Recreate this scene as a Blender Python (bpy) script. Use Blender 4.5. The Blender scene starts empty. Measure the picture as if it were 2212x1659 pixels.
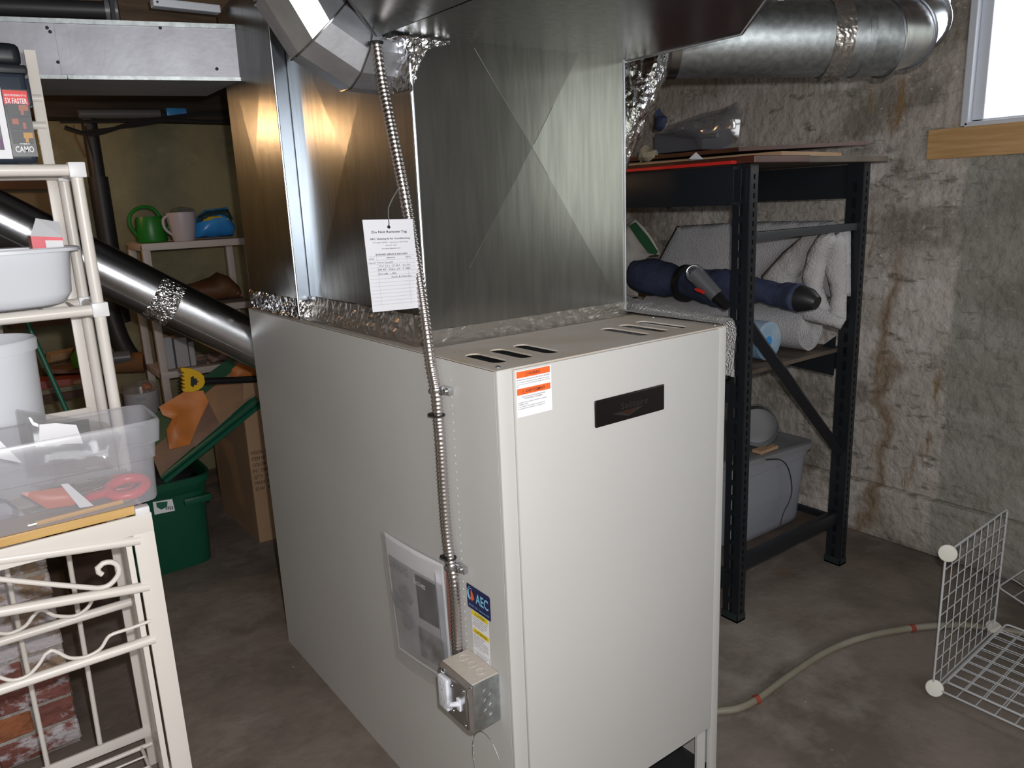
import bpy, bmesh, math, random
from mathutils import Vector as V, Matrix, noise
from mathutils.geometry import delaunay_2d_cdt
R = math.radians
PI = math.pi
rnd = random.Random(7)
scn = bpy.context.scene
COL = scn.collection

# ------------------------------------------------------------------ camera (solved from the furnace's edges)
CP = V((-0.73376, -1.04155, 1.39898))
RT = V((0.79922811, -0.59960498, -0.04133156))
UP = V((0.17103761, 0.16097724, 0.97202493))
FW = V((0.57617755, 0.7839389, -0.23121254))
FPX = 1653.9
cam = bpy.data.cameras.new('camera')
co = bpy.data.objects.new('camera', cam)
COL.objects.link(co)
cam.sensor_width = 36.0
cam.lens = FPX / 2212 * 36
cam.clip_start = 0.02
co.matrix_world = Matrix(((RT.x, UP.x, -FW.x, CP.x), (RT.y, UP.y, -FW.y, CP.y), (RT.z, UP.z, -FW.z, CP.z), (0, 0, 0, 1)))
scn.camera = co

# ------------------------------------------------------------------ world, light, exposure
w = bpy.data.worlds.new('world'); scn.world = w; w.use_nodes = True
w.node_tree.nodes['Background'].inputs[0].default_value = (0.80, 0.88, 1.0, 1)
w.node_tree.nodes['Background'].inputs[1].default_value = 1.0
vs = scn.view_settings
vs.view_transform = 'Standard'; vs.look = 'None'; vs.gamma = 1.0; vs.use_curve_mapping = False
vs.exposure = 0.0

def light(name, kind, loc, power, col, size=0.02, rot=None, size_y=None, label=None):
    l = bpy.data.lights.new(name, kind); l.energy = power; l.color = col
    if kind == 'AREA':
        l.size = size
        if size_y: l.shape = 'RECTANGLE'; l.size_y = size_y
    else:
        l.shadow_soft_size = size
    o = bpy.data.objects.new(name, l); COL.objects.link(o); o.location = loc
    if rot is not None: o.rotation_euler = rot
    return o
# the photographer's flash, a hand's width above and beside the lens
light('camera_flash', 'POINT', CP + RT * 0.035 + UP * 0.055 + FW * 0.02, 70, (1.0, 0.985, 0.97), 0.012)
# warm bulb hung behind the return duct
light('bulb_light', 'POINT', (-0.82, 2.78, 1.80), 5.0, (1.0, 0.60, 0.30), 0.05)
# daylight at the right wall window, then an added fill light behind the camera
light('window_and_fill_light', 'AREA', (2.12, -0.08, 1.83), 2.0, (0.85, 0.93, 1.0), 0.42, (0, R(90), 0), 0.42)
light('window_and_fill_light', 'AREA', (-1.0, -3.12, 1.65), 42.0, (0.93, 0.96, 1.0), 2.4, (R(90), 0, 0), 0.9)

# ------------------------------------------------------------------ pixel -> point on a known plane
def U(x, y, ax, v):
    d = FW + RT * ((x - 1106) / FPX) - UP * ((y - 829.5) / FPX)
    return CP + d * ((v - CP[ax]) / d[ax])
def atx(x, y, v): return U(x, y, 0, v)
def aty(x, y, v): return U(x, y, 1, v)
def atz(x, y, v): return U(x, y, 2, v)

# ------------------------------------------------------------------ materials
def nn(nt, t, **k):
    n = nt.nodes.new(t)
    for a, b in k.items(): setattr(n, a, b)
    return n
def mat(name, col, rough=0.6, metal=0.0, var=0.0, vscale=6.0, bump=0.0, bscale=60.0, col2=None, stretch=None, spec=0.5, trans=0.0, emit=0.0, detail=4.0, ramp=(0.35, 0.65), coat=0.0):
    m = bpy.data.materials.new(name); m.use_nodes = True; nt = m.node_tree
    p = nt.nodes['Principled BSDF']
    p.inputs['Base Color'].default_value = (*col, 1)
    p.inputs['Roughness'].default_value = rough
    p.inputs['Metallic'].default_value = metal
    p.inputs['Specular IOR Level'].default_value = spec
    p.inputs['Transmission Weight'].default_value = trans
    p.inputs['Coat Weight'].default_value = coat
    if emit:
        p.inputs['Emission Color'].default_value = (*col, 1); p.inputs['Emission Strength'].default_value = emit
    if var or col2 or bump:
        tc = nn(nt, 'ShaderNodeTexCoord'); mp = nn(nt, 'ShaderNodeMapping')
        nt.links.new(tc.outputs['Object'], mp.inputs['Vector'])
        if stretch: mp.inputs['Scale'].default_value = stretch
    if var or col2:
        no = nn(nt, 'ShaderNodeTexNoise'); no.inputs['Scale'].default_value = vscale; no.inputs['Detail'].default_value = detail
        nt.links.new(mp.outputs[0], no.inputs['Vector'])
        cr = nn(nt, 'ShaderNodeValToRGB')
        cr.color_ramp.elements[0].position = ramp[0]; cr.color_ramp.elements[1].position = ramp[1]
        c2 = col2 or tuple(min(1, c * (1 + var)) for c in col)
        c1 = col if col2 else tuple(c * (1 - var) for c in col)
        cr.color_ramp.elements[0].color = (*c1, 1); cr.color_ramp.elements[1].color = (*c2, 1)
        nt.links.new(no.outputs['Fac'], cr.inputs[0]); nt.links.new(cr.outputs[0], p.inputs['Base Color'])
    if bump:
        nb = nn(nt, 'ShaderNodeTexNoise'); nb.inputs['Scale'].default_value = bscale; nb.inputs['Detail'].default_value = 3
        nt.links.new(mp.outputs[0], nb.inputs['Vector'])
        bp = nn(nt, 'ShaderNodeBump'); bp.inputs['Strength'].default_value = bump; bp.inputs['Distance'].default_value = 0.01
        nt.links.new(nb.outputs['Fac'], bp.inputs['Height']); nt.links.new(bp.outputs[0], p.inputs['Normal'])
    return m

def layered(name, base, layers, rough=0.85, bump=0.35, bscale=40, wall=False):
    """layers: (colour, noise scale, (x,y,z) stretch, ramp lo, ramp hi, detail)"""
    m = bpy.data.materials.new(name); m.use_nodes = True; nt = m.node_tree
    p = nt.nodes['Principled BSDF']; p.inputs['Roughness'].default_value = rough
    p.inputs['Specular IOR Level'].default_value = 0.3
    geo = nn(nt, 'ShaderNodeNewGeometry')
    prev = None
    for i, (c, sc, st, lo, hi, de) in enumerate(layers):
        mp = nn(nt, 'ShaderNodeMapping'); mp.inputs['Scale'].default_value = st; mp.inputs['Location'].default_value = (i * 3.7, i * 1.9, i * 5.1)
        nt.links.new(geo.outputs['Position'], mp.inputs['Vector'])
        no = nn(nt, 'ShaderNodeTexNoise'); no.inputs['Scale'].default_value = sc; no.inputs['Detail'].default_value = de; no.inputs['Roughness'].default_value = 0.65
        nt.links.new(mp.outputs[0], no.inputs['Vector'])
        mr = nn(nt, 'ShaderNodeMapRange'); mr.inputs['From Min'].default_value = lo; mr.inputs['From Max'].default_value = hi
        nt.links.new(no.outputs['Fac'], mr.inputs['Value'])
        mx = nn(nt, 'ShaderNodeMix', data_type='RGBA')
        nt.links.new(mr.outputs[0], mx.inputs[0])
        if prev is None: mx.inputs[6].default_value = (*base, 1)
        else: nt.links.new(prev, mx.inputs[6])
        mx.inputs[7].default_value = (*c, 1)
        prev = mx.outputs[2]
    if wall:
        # later, greyer pour south of y = 0.2 and one old rusty seep down the wall
        sp = nn(nt, 'ShaderNodeSeparateXYZ'); nt.links.new(geo.outputs['Position'], sp.inputs[0])
        no = nn(nt, 'ShaderNodeTexNoise'); no.inputs['Scale'].default_value = 5; no.inputs['Detail'].default_value = 6; nt.links.new(geo.outputs['Position'], no.inputs['Vector'])
        def mth(op, a, b):
            n_ = nn(nt, 'ShaderNodeMath', operation=op)
            for k_, q_ in enumerate((a, b)):
                if hasattr(q_, 'node'): nt.links.new(q_, n_.inputs[k_])
                else: n_.inputs[k_].default_value = q_
            return n_.outputs[0]
        def mr_(v_, a0, a1, b0, b1):
            n_ = nn(nt, 'ShaderNodeMapRange'); nt.links.new(v_, n_.inputs['Value'])
            for k_, q_ in zip(('From Min', 'From Max', 'To Min', 'To Max'), (a0, a1, b0, b1)): n_.inputs[k_].default_value = q_
            return n_.outputs[0]
        yy = mth('ADD', sp.outputs['Y'], mth('MULTIPLY', mth('SUBTRACT', no.outputs['Fac'], 0.5), 0.06))
        mx = nn(nt, 'ShaderNodeMix', data_type='RGBA'); nt.links.new(mr_(yy, 0.225, 0.21, 0.0, 0.62), mx.inputs[0]); nt.links.new(prev, mx.inputs[6]); mx.inputs[7].default_value = (0.23, 0.23, 0.205, 1); prev = mx.outputs[2]
        yc = mth('ABSOLUTE', mth('SUBTRACT', mth('ADD', sp.outputs['Y'], mth('MULTIPLY', mth('SUBTRACT', no.outputs['Fac'], 0.5), 0.30)), 0.455), 0)
        st = mth('MULTIPLY', mr_(yc, 0.045, 0.0, 0.0, 0.8), mr_(sp.outputs['Z'], 1.25, 1.0, 0.0, 1.0))
        mx = nn(nt, 'ShaderNodeMix', data_type='RGBA'); nt.links.new(st, mx.inputs[0]); nt.links.new(prev, mx.inputs[6]); mx.inputs[7].default_value = (0.20, 0.125, 0.06, 1); prev = mx.outputs[2]
    nt.links.new(prev, p.inputs['Base Color'])
    nb = nn(nt, 'ShaderNodeTexNoise'); nb.inputs['Scale'].default_value = bscale; nb.inputs['Detail'].default_value = 8
    nt.links.new(geo.outputs['Position'], nb.inputs['Vector'])
    bp = nn(nt, 'ShaderNodeBump'); bp.inputs['Strength'].default_value = bump; bp.inputs['Distance'].default_value = 0.02
    nt.links.new(nb.outputs['Fac'], bp.inputs['Height']); nt.links.new(bp.outputs[0], p.inputs['Normal'])
    return m

def clear(name, tint, diff=0.2, gloss=0.15, rough=0.12):
    m = bpy.data.materials.new(name); m.use_nodes = True; nt = m.node_tree
    for n in list(nt.nodes):
        if n.type == 'BSDF_PRINCIPLED': nt.nodes.remove(n)
    out = [n for n in nt.nodes if n.type == 'OUTPUT_MATERIAL'][0]
    t = nn(nt, 'ShaderNodeBsdfTransparent'); t.inputs[0].default_value = (0.97, 0.97, 0.97, 1)
    d = nn(nt, 'ShaderNodeBsdfDiffuse'); d.inputs[0].default_value = (*tint, 1)
    g = nn(nt, 'ShaderNodeBsdfGlossy'); g.inputs['Roughness'].default_value = rough
    a = nn(nt, 'ShaderNodeMixShader'); a.inputs[0].default_value = diff
    b = nn(nt, 'ShaderNodeMixShader'); b.inputs[0].default_value = gloss
    nt.links.new(t.outputs[0], a.inputs[1]); nt.links.new(d.outputs[0], a.inputs[2])
    nt.links.new(a.outputs[0], b.inputs[1]); nt.links.new(g.outputs[0], b.inputs[2])
    nt.links.new(b.outputs[0], out.inputs[0])
    return m

M = {}
M['concrete'] = layered('concrete_wall', (0.45, 0.405, 0.365), [
    ((0.24, 0.21, 0.18), 2.6, (1, 1, 1.4), 0.47, 0.60, 8),
    ((0.62, 0.57, 0.54), 2.0, (1, 1, 2.2), 0.52, 0.66, 9),
    ((0.20, 0.185, 0.16), 9.0, (1, 1, 3.0), 0.56, 0.66, 8),
    ((0.24, 0.15, 0.07), 4.0, (1, 2.6, 0.8), 0.60, 0.70, 9),
    ((0.62, 0.59, 0.56), 30.0, (1, 1, 1.5), 0.63, 0.72, 5)], bump=0.8, bscale=26, wall=True)
M['floor'] = layered('concrete_floor', (0.225, 0.185, 0.16), [
    ((0.14, 0.115, 0.095), 1.6, (1, 1, 1), 0.44, 0.60, 8),
    ((0.31, 0.27, 0.24), 2.6, (1, 1, 1), 0.52, 0.70, 9),
    ((0.26, 0.15, 0.07), 1.3, (1, 1, 1), 0.66, 0.80, 4),
    ((0.62, 0.60, 0.56), 60.0, (1, 1, 1), 0.745, 0.765, 2)], rough=0.75, bump=0.14, bscale=30)
M['yellow'] = layered('yellow_limewashed_wall', (0.29, 0.255, 0.15), [
    ((0.20, 0.18, 0.11), 3.0, (1, 1, 1), 0.42, 0.66, 6),
    ((0.36, 0.325, 0.21), 5.0, (1, 1, 1.6), 0.55, 0.75, 6)], bump=0.4, bscale=14)
M['joist'] = mat('old_joist_wood', (0.09, 0.055, 0.032), 0.8, var=0.35, vscale=8, stretch=(0.5, 6, 6), bump=0.3)
M['joistdark'] = mat('dark_beam_wood', (0.035, 0.024, 0.016), 0.85, var=0.4, vscale=6, stretch=(0.5, 6, 6))  # plain darker brown than the joists
M['plank'] = mat('pine_board', (0.60, 0.37, 0.17), 0.55, col2=(0.50, 0.29, 0.12), vscale=5, stretch=(8, 1, 14), ramp=(0.4, 0.6))
M['tablewood'] = mat('honey_wood_top', (0.66, 0.42, 0.16), 0.4, col2=(0.56, 0.33, 0.11), vscale=4, stretch=(1, 10, 10))
M['cabinet'] = mat('putty_enamel', (0.56, 0.552, 0.54), 0.42, var=0.015, vscale=3, bump=0.02, bscale=400)
M['dusty'] = mat('dusty_enamel', (0.50, 0.46, 0.42), 0.7, col2=(0.44, 0.37, 0.29), vscale=7, ramp=(0.4, 0.7), bump=0.1, bscale=150)
def galv(name, col, rough, streak=0.06, mott=0.12):
    m = mat(name, col, rough, 1.0, var=mott, vscale=9, bump=streak, bscale=14, stretch=(7, 7, 0.7))
    return m
M['galv'] = galv('galvanised_sheet', (0.42, 0.425, 0.42), 0.25, 0.012, 0.10)
M['galv_bright'] = galv('bright_galvanised_sheet', (0.66, 0.68, 0.72), 0.34, 0.02, 0.10)
M['galv_soft'] = mat('spangled_galvanised_sheet', (0.46, 0.49, 0.50), 0.47, 1.0, var=0.16, vscale=60, bump=0.05, bscale=30)
M['galv_blue'] = mat('blueish_galvanised_sheet', (0.36, 0.41, 0.48), 0.38, 1.0, var=0.05, vscale=8)
M['galv_elbow'] = mat('polished_elbow_sheet', (0.68, 0.71, 0.77), 0.33, 0.93, var=0.10, vscale=16, bump=0.06, bscale=30)
M['galv_pipe'] = mat('flue_pipe_metal', (0.58, 0.59, 0.62), 0.26, 1.0, var=0.08, vscale=14, bump=0.02, bscale=60)
M['galv_dull'] = mat('dull_duct_metal', (0.40, 0.40, 0.44), 0.5, 0.78, var=0.08, vscale=12, bump=0.03)
M['foil'] = mat('foil_tape', (0.70, 0.70, 0.72), 0.14, 1.0, bump=0.25, bscale=70)
M['foil_dusty'] = mat('dusty_foil_tape', (0.46, 0.43, 0.40), 0.30, 0.85, bump=0.15, bscale=60)
M['steel'] = mat('zinc_steel', (0.60, 0.61, 0.63), 0.28, 1.0, var=0.06, vscale=30)
M['conduit'] = mat('armoured_conduit_metal', (0.60, 0.56, 0.56), 0.27, 1.0)
M['iron'] = mat('black_iron', (0.035, 0.033, 0.034), 0.5, 0.3)
M['rackblack'] = mat('black_powder_coat', (0.012, 0.014, 0.018), 0.35, 0.0, spec=0.6)
M['cream'] = mat('cream_enamel', (0.78, 0.73, 0.68), 0.35, spec=0.5)
M['creamcap'] = mat('white_plastic_cap', (0.80, 0.80, 0.82), 0.4)
M['white'] = mat('white_plastic', (0.74, 0.76, 0.82), 0.35)
M['whitepaint'] = mat('white_window_paint', (0.62, 0.65, 0.72), 0.45)
M['pane'] = mat('daylit_pane', (0.97, 0.99, 1.0), 0.3, emit=2.2)
M['pane2'] = mat('dim_frosted_pane', (0.93, 0.97, 0.84), 0.3, emit=0.75)
M['paper'] = mat('white_card', (0.88, 0.88, 0.92), 0.6)
M['tagcard'] = mat('tag_card', (0.60, 0.60, 0.64), 0.65)
M['handink'] = mat('pen_ink', (0.07, 0.07, 0.09), 0.6)
M['ink'] = mat('black_ink', (0.02, 0.02, 0.025), 0.6)
M['greyink'] = mat('grey_ink', (0.30, 0.30, 0.33), 0.6)
M['lineink'] = mat('pale_ruled_line', (0.33, 0.33, 0.37), 0.6)
M['orange'] = mat('orange_print', (0.86, 0.14, 0.03), 0.5)
M['yellowp'] = mat('yellow_print', (0.85, 0.66, 0.02), 0.5)
M['navyp'] = mat('navy_print', (0.012, 0.016, 0.09), 0.3)
M['cyanp'] = mat('light_blue_print', (0.25, 0.62, 0.85), 0.4)
M['redp'] = mat('red_print', (0.75, 0.03, 0.025), 0.45)
M['plate'] = mat('black_gloss_plate', (0.010, 0.008, 0.008), 0.22)
M['plateprint'] = mat('dark_grey_plate_print', (0.026, 0.024, 0.022), 0.3)
M['platered'] = mat('dark_red_plate_print', (0.04, 0.012, 0.008), 0.3)
M['binblack'] = mat('charcoal_plastic', (0.030, 0.038, 0.056), 0.25)
M['clearbin'] = clear('clear_plastic_box', (0.62, 0.62, 0.68), 0.33, 0.05, 0.25)
M['clearfilm'] = clear('clear_plastic_film', (0.70, 0.70, 0.74), 0.10, 0.16, 0.10)
M['smoke'] = clear('smoky_plastic_film', (0.20, 0.20, 0.22), 0.30, 0.12, 0.10)
M['pouch'] = clear('pouch_film', (0.72, 0.72, 0.74), 0.10, 0.10, 0.16)
M['tote'] = clear('frosted_tote_plastic', (0.36, 0.37, 0.42), 0.68, 0.05, 0.3)
M['totelid'] = mat('grey_tote_lid', (0.22, 0.22, 0.235), 0.45)
M['green'] = mat('green_tote_plastic', (0.008, 0.085, 0.045), 0.38)
M['greenlid'] = mat('green_lid_plastic', (0.02, 0.13, 0.08), 0.4)
M['can'] = mat('green_watering_can', (0.015, 0.18, 0.02), 0.4)
M['pitcher'] = mat('pale_pink_plastic', (0.50, 0.42, 0.44), 0.45)
M['bagblue'] = mat('blue_plastic_bag', (0.05, 0.30, 0.70), 0.3, col2=(0.03, 0.22, 0.58), vscale=9)
M['bagdark'] = mat('dark_bag_print', (0.02, 0.05, 0.06), 0.35)
M['bagyellow'] = mat('yellow_bag_print', (0.62, 0.38, 0.03), 0.4)
M['shelfwhite'] = mat('pinkish_white_shelf', (0.56, 0.47, 0.43), 0.5, var=0.05)
M['brownbag'] = mat('brown_leather_bag', (0.13, 0.055, 0.025), 0.6, var=0.3, vscale=8)
M['card'] = mat('cardboard', (0.38, 0.24, 0.14), 0.8, var=0.06, vscale=5)
M['carddark'] = mat('dark_brown_board', (0.09, 0.048, 0.032), 0.8, var=0.15, vscale=4)  # dark brown for the panel frame, bench and low box
M['toolyellow'] = mat('yellow_tool_plastic', (0.72, 0.42, 0.01), 0.35)
M['blackgrip'] = mat('black_grip', (0.012, 0.012, 0.013), 0.45)
M['orangesheet'] = mat('orange_sheet', (0.55, 0.17, 0.03), 0.5, var=0.25, vscale=6)
M['flyer'] = mat('printed_flyer', (0.30, 0.20, 0.15), 0.45, col2=(0.10, 0.09, 0.12), vscale=5, ramp=(0.35, 0.75))
M['navyfab'] = mat('navy_nylon', (0.035, 0.045, 0.095), 0.75, var=0.25, vscale=14, bump=0.4, bscale=30)
M['foam'] = mat('white_bubble_sheet', (0.46, 0.45, 0.47), 0.45, var=0.06, vscale=4, bump=0.5, bscale=160)
M['bluefilm'] = mat('pale_blue_film_roll', (0.16, 0.30, 0.46), 0.35, col2=(0.42, 0.50, 0.56), vscale=7, bump=0.3, bscale=20)
M['canvas'] = mat('white_canvas_bag', (0.50, 0.47, 0.44), 0.8, var=0.08, bump=0.3, bscale=25)
M['greenstripe'] = mat('green_canvas_band', (0.02, 0.10, 0.04), 0.8)
M['insul'] = mat('silver_bubble_insulation', (0.55, 0.54, 0.54), 0.33, 0.55, var=0.05, bump=0.9, bscale=240)
M['hosem'] = mat('milky_hose', (0.20, 0.175, 0.12), 0.4, col2=(0.27, 0.245, 0.20), vscale=5)
M['hosered'] = mat('red_clamp_band', (0.30, 0.05, 0.03), 0.5)
M['wirewhite'] = mat('white_coated_wire', (0.52, 0.53, 0.55), 0.4)
M['disc'] = mat('cream_plastic_disc', (0.62, 0.60, 0.54), 0.45)
M['boardred'] = mat('dark_red_brown_board', (0.07, 0.022, 0.012), 0.45, var=0.3, vscale=6)
M['boardgrey'] = mat('grey_brown_board', (0.11, 0.085, 0.065), 0.7, var=0.2, vscale=8)
M['redstrip'] = mat('red_edge_strip', (0.55, 0.025, 0.02), 0.35)
M['greybox'] = mat('slate_grey_box', (0.075, 0.08, 0.10), 0.5)
M['fluff'] = mat('tan_insulation_tuft', (0.30, 0.25, 0.17), 0.9, var=0.3, vscale=20, bump=0.8)
M['wirebrown'] = mat('brown_thermostat_cable', (0.22, 0.09, 0.07), 0.5)
M['zip'] = mat('black_zip_tie', (0.01, 0.01, 0.01), 0.5)
M['rust'] = mat('rust', (0.22, 0.10, 0.04), 0.9, var=0.3)
M['scissor'] = mat('red_scissor_handle', (0.75, 0.05, 0.05), 0.3)
M['pencil'] = mat('yellow_pencil_paint', (0.80, 0.42, 0.03), 0.35)
M['nail'] = mat('brass_nail', (0.55, 0.48, 0.32), 0.3, 1.0)
M['packet'] = mat('orange_packet', (0.66, 0.14, 0.05), 0.4)
M['glove'] = mat('grey_rag', (0.36, 0.36, 0.40), 0.7, var=0.2, bump=0.4, bscale=20)
M['mortar'] = layered('lime_mortar', (0.40, 0.36, 0.33), [((0.28, 0.24, 0.21), 9, (1, 1, 1), 0.4, 0.6, 6), ((0.60, 0.56, 0.58), 5, (1, 1, 1), 0.5, 0.62, 8)], bump=0.6, bscale=60)
def brickm(name, c, lo):
    return layered(name, c, [(tuple(x * 0.55 for x in c), 14, (1, 1, 2), 0.45, 0.65, 6), ((0.58, 0.53, 0.56), 9, (1, 1, 1.6), lo, lo + 0.07, 9), ((0.10, 0.07, 0.06), 18, (1, 1, 1), 0.66, 0.72, 6)], bump=0.5, bscale=70)
M['brick_a'] = brickm('orange_brick', (0.36, 0.13, 0.06), 0.58)
M['brick_b'] = brickm('red_brick_flaking_paint', (0.24, 0.09, 0.075), 0.49)
M['brick_c'] = brickm('whitewashed_brick', (0.36, 0.25, 0.18), 0.42)
M['bulb'] = mat('lit_bulb_glass', (1.0, 0.55, 0.22), 0.3, emit=25)
M['darkred'] = mat('dark_red_part', (0.16, 0.02, 0.01), 0.5)
M['greyplastic'] = mat('grey_plastic', (0.13, 0.13, 0.14), 0.35)
M['pale'] = mat('pale_carton', (0.42, 0.40, 0.42), 0.6)
M['knit'] = mat('white_woven_cloth', (0.48, 0.46, 0.47), 0.8, var=0.1, bump=0.6, bscale=120)
M['redbox'] = mat('red_carton', (0.72, 0.05, 0.08), 0.4, var=0.15, vscale=20)

# ------------------------------------------------------------------ mesh helpers
def nb(): return bmesh.new()
def bx(bm, a, b, bev=0.0, seg=2):
    x0, x1 = sorted((a[0], b[0])); y0, y1 = sorted((a[1], b[1])); z0, z1 = sorted((a[2], b[2]))
    r = bmesh.ops.create_cube(bm, size=1)
    for v in r['verts']:
        v.co = V(((x0 + x1) / 2 + v.co.x * (x1 - x0), (y0 + y1) / 2 + v.co.y * (y1 - y0), (z0 + z1) / 2 + v.co.z * (z1 - z0)))
    if bev:
        es = list({e for v in r['verts'] for e in v.link_edges})
        bmesh.ops.bevel(bm, geom=es, offset=bev, segments=seg, affect='EDGES', profile=0.6)
def frame(d):
    d = d.normalized()
    a = V((0, 0, 1)) if abs(d.z) < 0.9 else V((1, 0, 0))
    u = d.cross(a).normalized(); return u, d.cross(u).normalized()
def tube(bm, pts, r, seg=10, caps=True, closed=False, flat=None):
    pts = [V(p) for p in pts]; n = len(pts)
    rr = r if isinstance(r, (list, tuple)) else [r] * n
    rings = []; pu = None
    for i, p in enumerate(pts):
        if closed: d = pts[(i + 1) % n] - pts[i - 1]
        elif i == 0: d = pts[1] - p
        elif i == n - 1: d = p - pts[i - 1]
        else: d = (pts[i + 1] - p).normalized() + (p - pts[i - 1]).normalized()
        if d.length < 1e-9: d = V((0, 0, 1))
        d.normalize()
        if pu is None: u, v = frame(d)
        else:
            u = pu - d * pu.dot(d)
            u = u.normalized() if u.length > 1e-6 else frame(d)[0]
            v = d.cross(u)
        pu = u
        k = 1.0
        if 0 < i < n - 1 and not closed:
            c = (pts[i + 1] - p).normalized().dot((p - pts[i - 1]).normalized()); k = min(1.25, 1 / math.sqrt(max(0.3, (1 + c) / 2)))
        f = flat or (1, 1)
        rings.append([bm.verts.new(p + (u * math.cos(t) * f[0] + v * math.sin(t) * f[1]) * rr[i] * (k if k < 1.2 else 1.1)) for t in [2 * PI * j / seg for j in range(seg)]])
    m = n if closed else n - 1
    for i in range(m):
        a, b = rings[i], rings[(i + 1) % n]
        for j in range(seg):
            bm.faces.new((a[j], a[(j + 1) % seg], b[(j + 1) % seg], b[j]))
    if caps and not closed:
        bm.faces.new(rings[0][::-1]); bm.faces.new(rings[-1])
def cyl(bm, a, b, r, seg=16, r2=None): tube(bm, [a, b], [r, r if r2 is None else r2], seg)
def lathe(bm, c, prof, seg=32, axis=(0, 0, 1), sy=1.0):
    ax = V(axis).normalized()
    if abs(ax.z) > 0.99: u, v = V((1, 0, 0)), V((0, 1, 0))
    else: u, v = frame(ax)
    c = V(c); rings = []
    for r, h in prof:
        if r < 1e-6: rings.append([bm.verts.new(c + ax * h)])
        else: rings.append([bm.verts.new(c + ax * h + u * r * math.cos(2 * PI * j / seg) + v * r * sy * math.sin(2 * PI * j / seg)) for j in range(seg)])
    for a, b in zip(rings, rings[1:]):
        for j in range(seg):
            k = (j + 1) % seg
            if len(a) == 1 and len(b) == 1: continue
            if len(a) == 1: bm.faces.new((a[0], b[k], b[j]))
            elif len(b) == 1: bm.faces.new((a[j], a[k], b[0]))
            else: bm.faces.new((a[j], a[k], b[k], b[j]))
def poly(bm, pts, th=None):
    """flat polygon; th = thickness vector"""
    pts = [V(p) for p in pts]
    vs_ = [bm.verts.new(p) for p in pts]
    bm.faces.new(vs_)
    if th is not None:
        th = V(th); w_ = [bm.verts.new(p + th) for p in pts]
        bm.faces.new(w_[::-1])
        n = len(pts)
        for i in range(n): bm.faces.new((vs_[i], vs_[(i + 1) % n], w_[(i + 1) % n], w_[i]))
def grid(bm, fn, nu, nv, cu=False):
    g = [[bm.verts.new(fn(i / nu, j / nv)) for j in range(nv + 1)] for i in range(nu + (0 if cu else 1))]
    for i in range(nu):
        a, b = g[i], g[(i + 1) % len(g)]
        for j in range(nv): bm.faces.new((a[j], b[j], b[j + 1], a[j + 1]))
def crinkle(bm, a, b, c, d, nu, nv, amp, nrm, seed=0, freq=30, th=0.0008):
    """crumpled foil strip over the quad a-b-c-d"""
    a, b, c, d = map(V, (a, b, c, d)); nrm = V(nrm).normalized()
    def fn(u, v):
        p = (a * (1 - u) + b * u) * (1 - v) + (d * (1 - u) + c * u) * v
        q = p * freq + V((seed, seed * 1.7, 0))
        h = abs(noise.noise(q)) * 1.3 + 0.5 * abs(noise.noise(q * 2.6))
        return p + nrm * (th + amp * h)
    grid(bm, fn, nu, nv)
def puff(bm, outline, nrm, th, res=0.02, bumps=0.0, bfreq=20, both=True, power=0.5):
    """inflate a planar outline (world points) into a soft cushion"""
    pts = [V(p) for p in outline]; o = sum(pts, V()) / len(pts); n = V(nrm).normalized()
    u = (pts[1] - pts[0]); u = (u - n * u.dot(n)).normalized(); v = n.cross(u)
    P2 = [((p - o).dot(u), (p - o).dot(v)) for p in pts]
    # resample edges
    E2 = []
    for i in range(len(P2)):
        x0, y0 = P2[i]; x1, y1 = P2[(i + 1) % len(P2)]
        k = max(1, int(math.hypot(x1 - x0, y1 - y0) / res))
        for j in range(k): E2.append((x0 + (x1 - x0) * j / k, y0 + (y1 - y0) * j / k))
    def inside(x, y):
        c = False
        for i in range(len(P2)):
            x0, y0 = P2[i]; x1, y1 = P2[i - 1]
            if (y0 > y) != (y1 > y) and x < (x1 - x0) * (y - y0) / (y1 - y0) + x0: c = not c
        return c
    def dist(x, y):
        m_ = 9
        for i in range(len(P2)):
            x0, y0 = P2[i]; x1, y1 = P2[i - 1]; dx, dy = x1 - x0, y1 - y0
            t = max(0, min(1, ((x - x0) * dx + (y - y0) * dy) / (dx * dx + dy * dy + 1e-12)))
            m_ = min(m_, math.hypot(x - x0 - t * dx, y - y0 - t * dy))
        return m_
    xs = [p[0] for p in E2]; ys = [p[1] for p in E2]
    I2 = []
    x = min(xs)
    while x < max(xs):
        y = min(ys)
        while y < max(ys):
            if inside(x, y) and dist(x, y) > res * 0.5: I2.append((x, y))
            y += res
        x += res
    allp = [V(p) for p in E2 + I2]; ne = len(E2)
    r = delaunay_2d_cdt(allp, [], [list(range(ne))], 1, 1e-5)
    vv, ff = r[0], r[2]
    D = [dist(p.x, p.y) for p in vv]; dm = max(D) or 1
    fr, bk = [], []
    for p, d in zip(vv, D):
        t = min(1, d / dm); h = th * (1 - (1 - t) ** 2) ** power
        wp = o + u * p.x + v * p.y
        bb = bumps * noise.noise(wp * bfreq) * min(1, d / (0.2 * dm) )
        fr.append(bm.verts.new(wp + n * (h + bb)))
        bk.append(bm.verts.new(wp - n * (h if both else 0.002)) if d > 1e-5 else fr[-1])
    for f in ff:
        if len(set(f)) > 2:
            try: bm.faces.new([fr[i] for i in f])
            except ValueError: pass
            if not all(bk[i] is fr[i] for i in f):
                try: bm.faces.new([bk[i] for i in reversed(f)])
                except ValueError: pass

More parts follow.
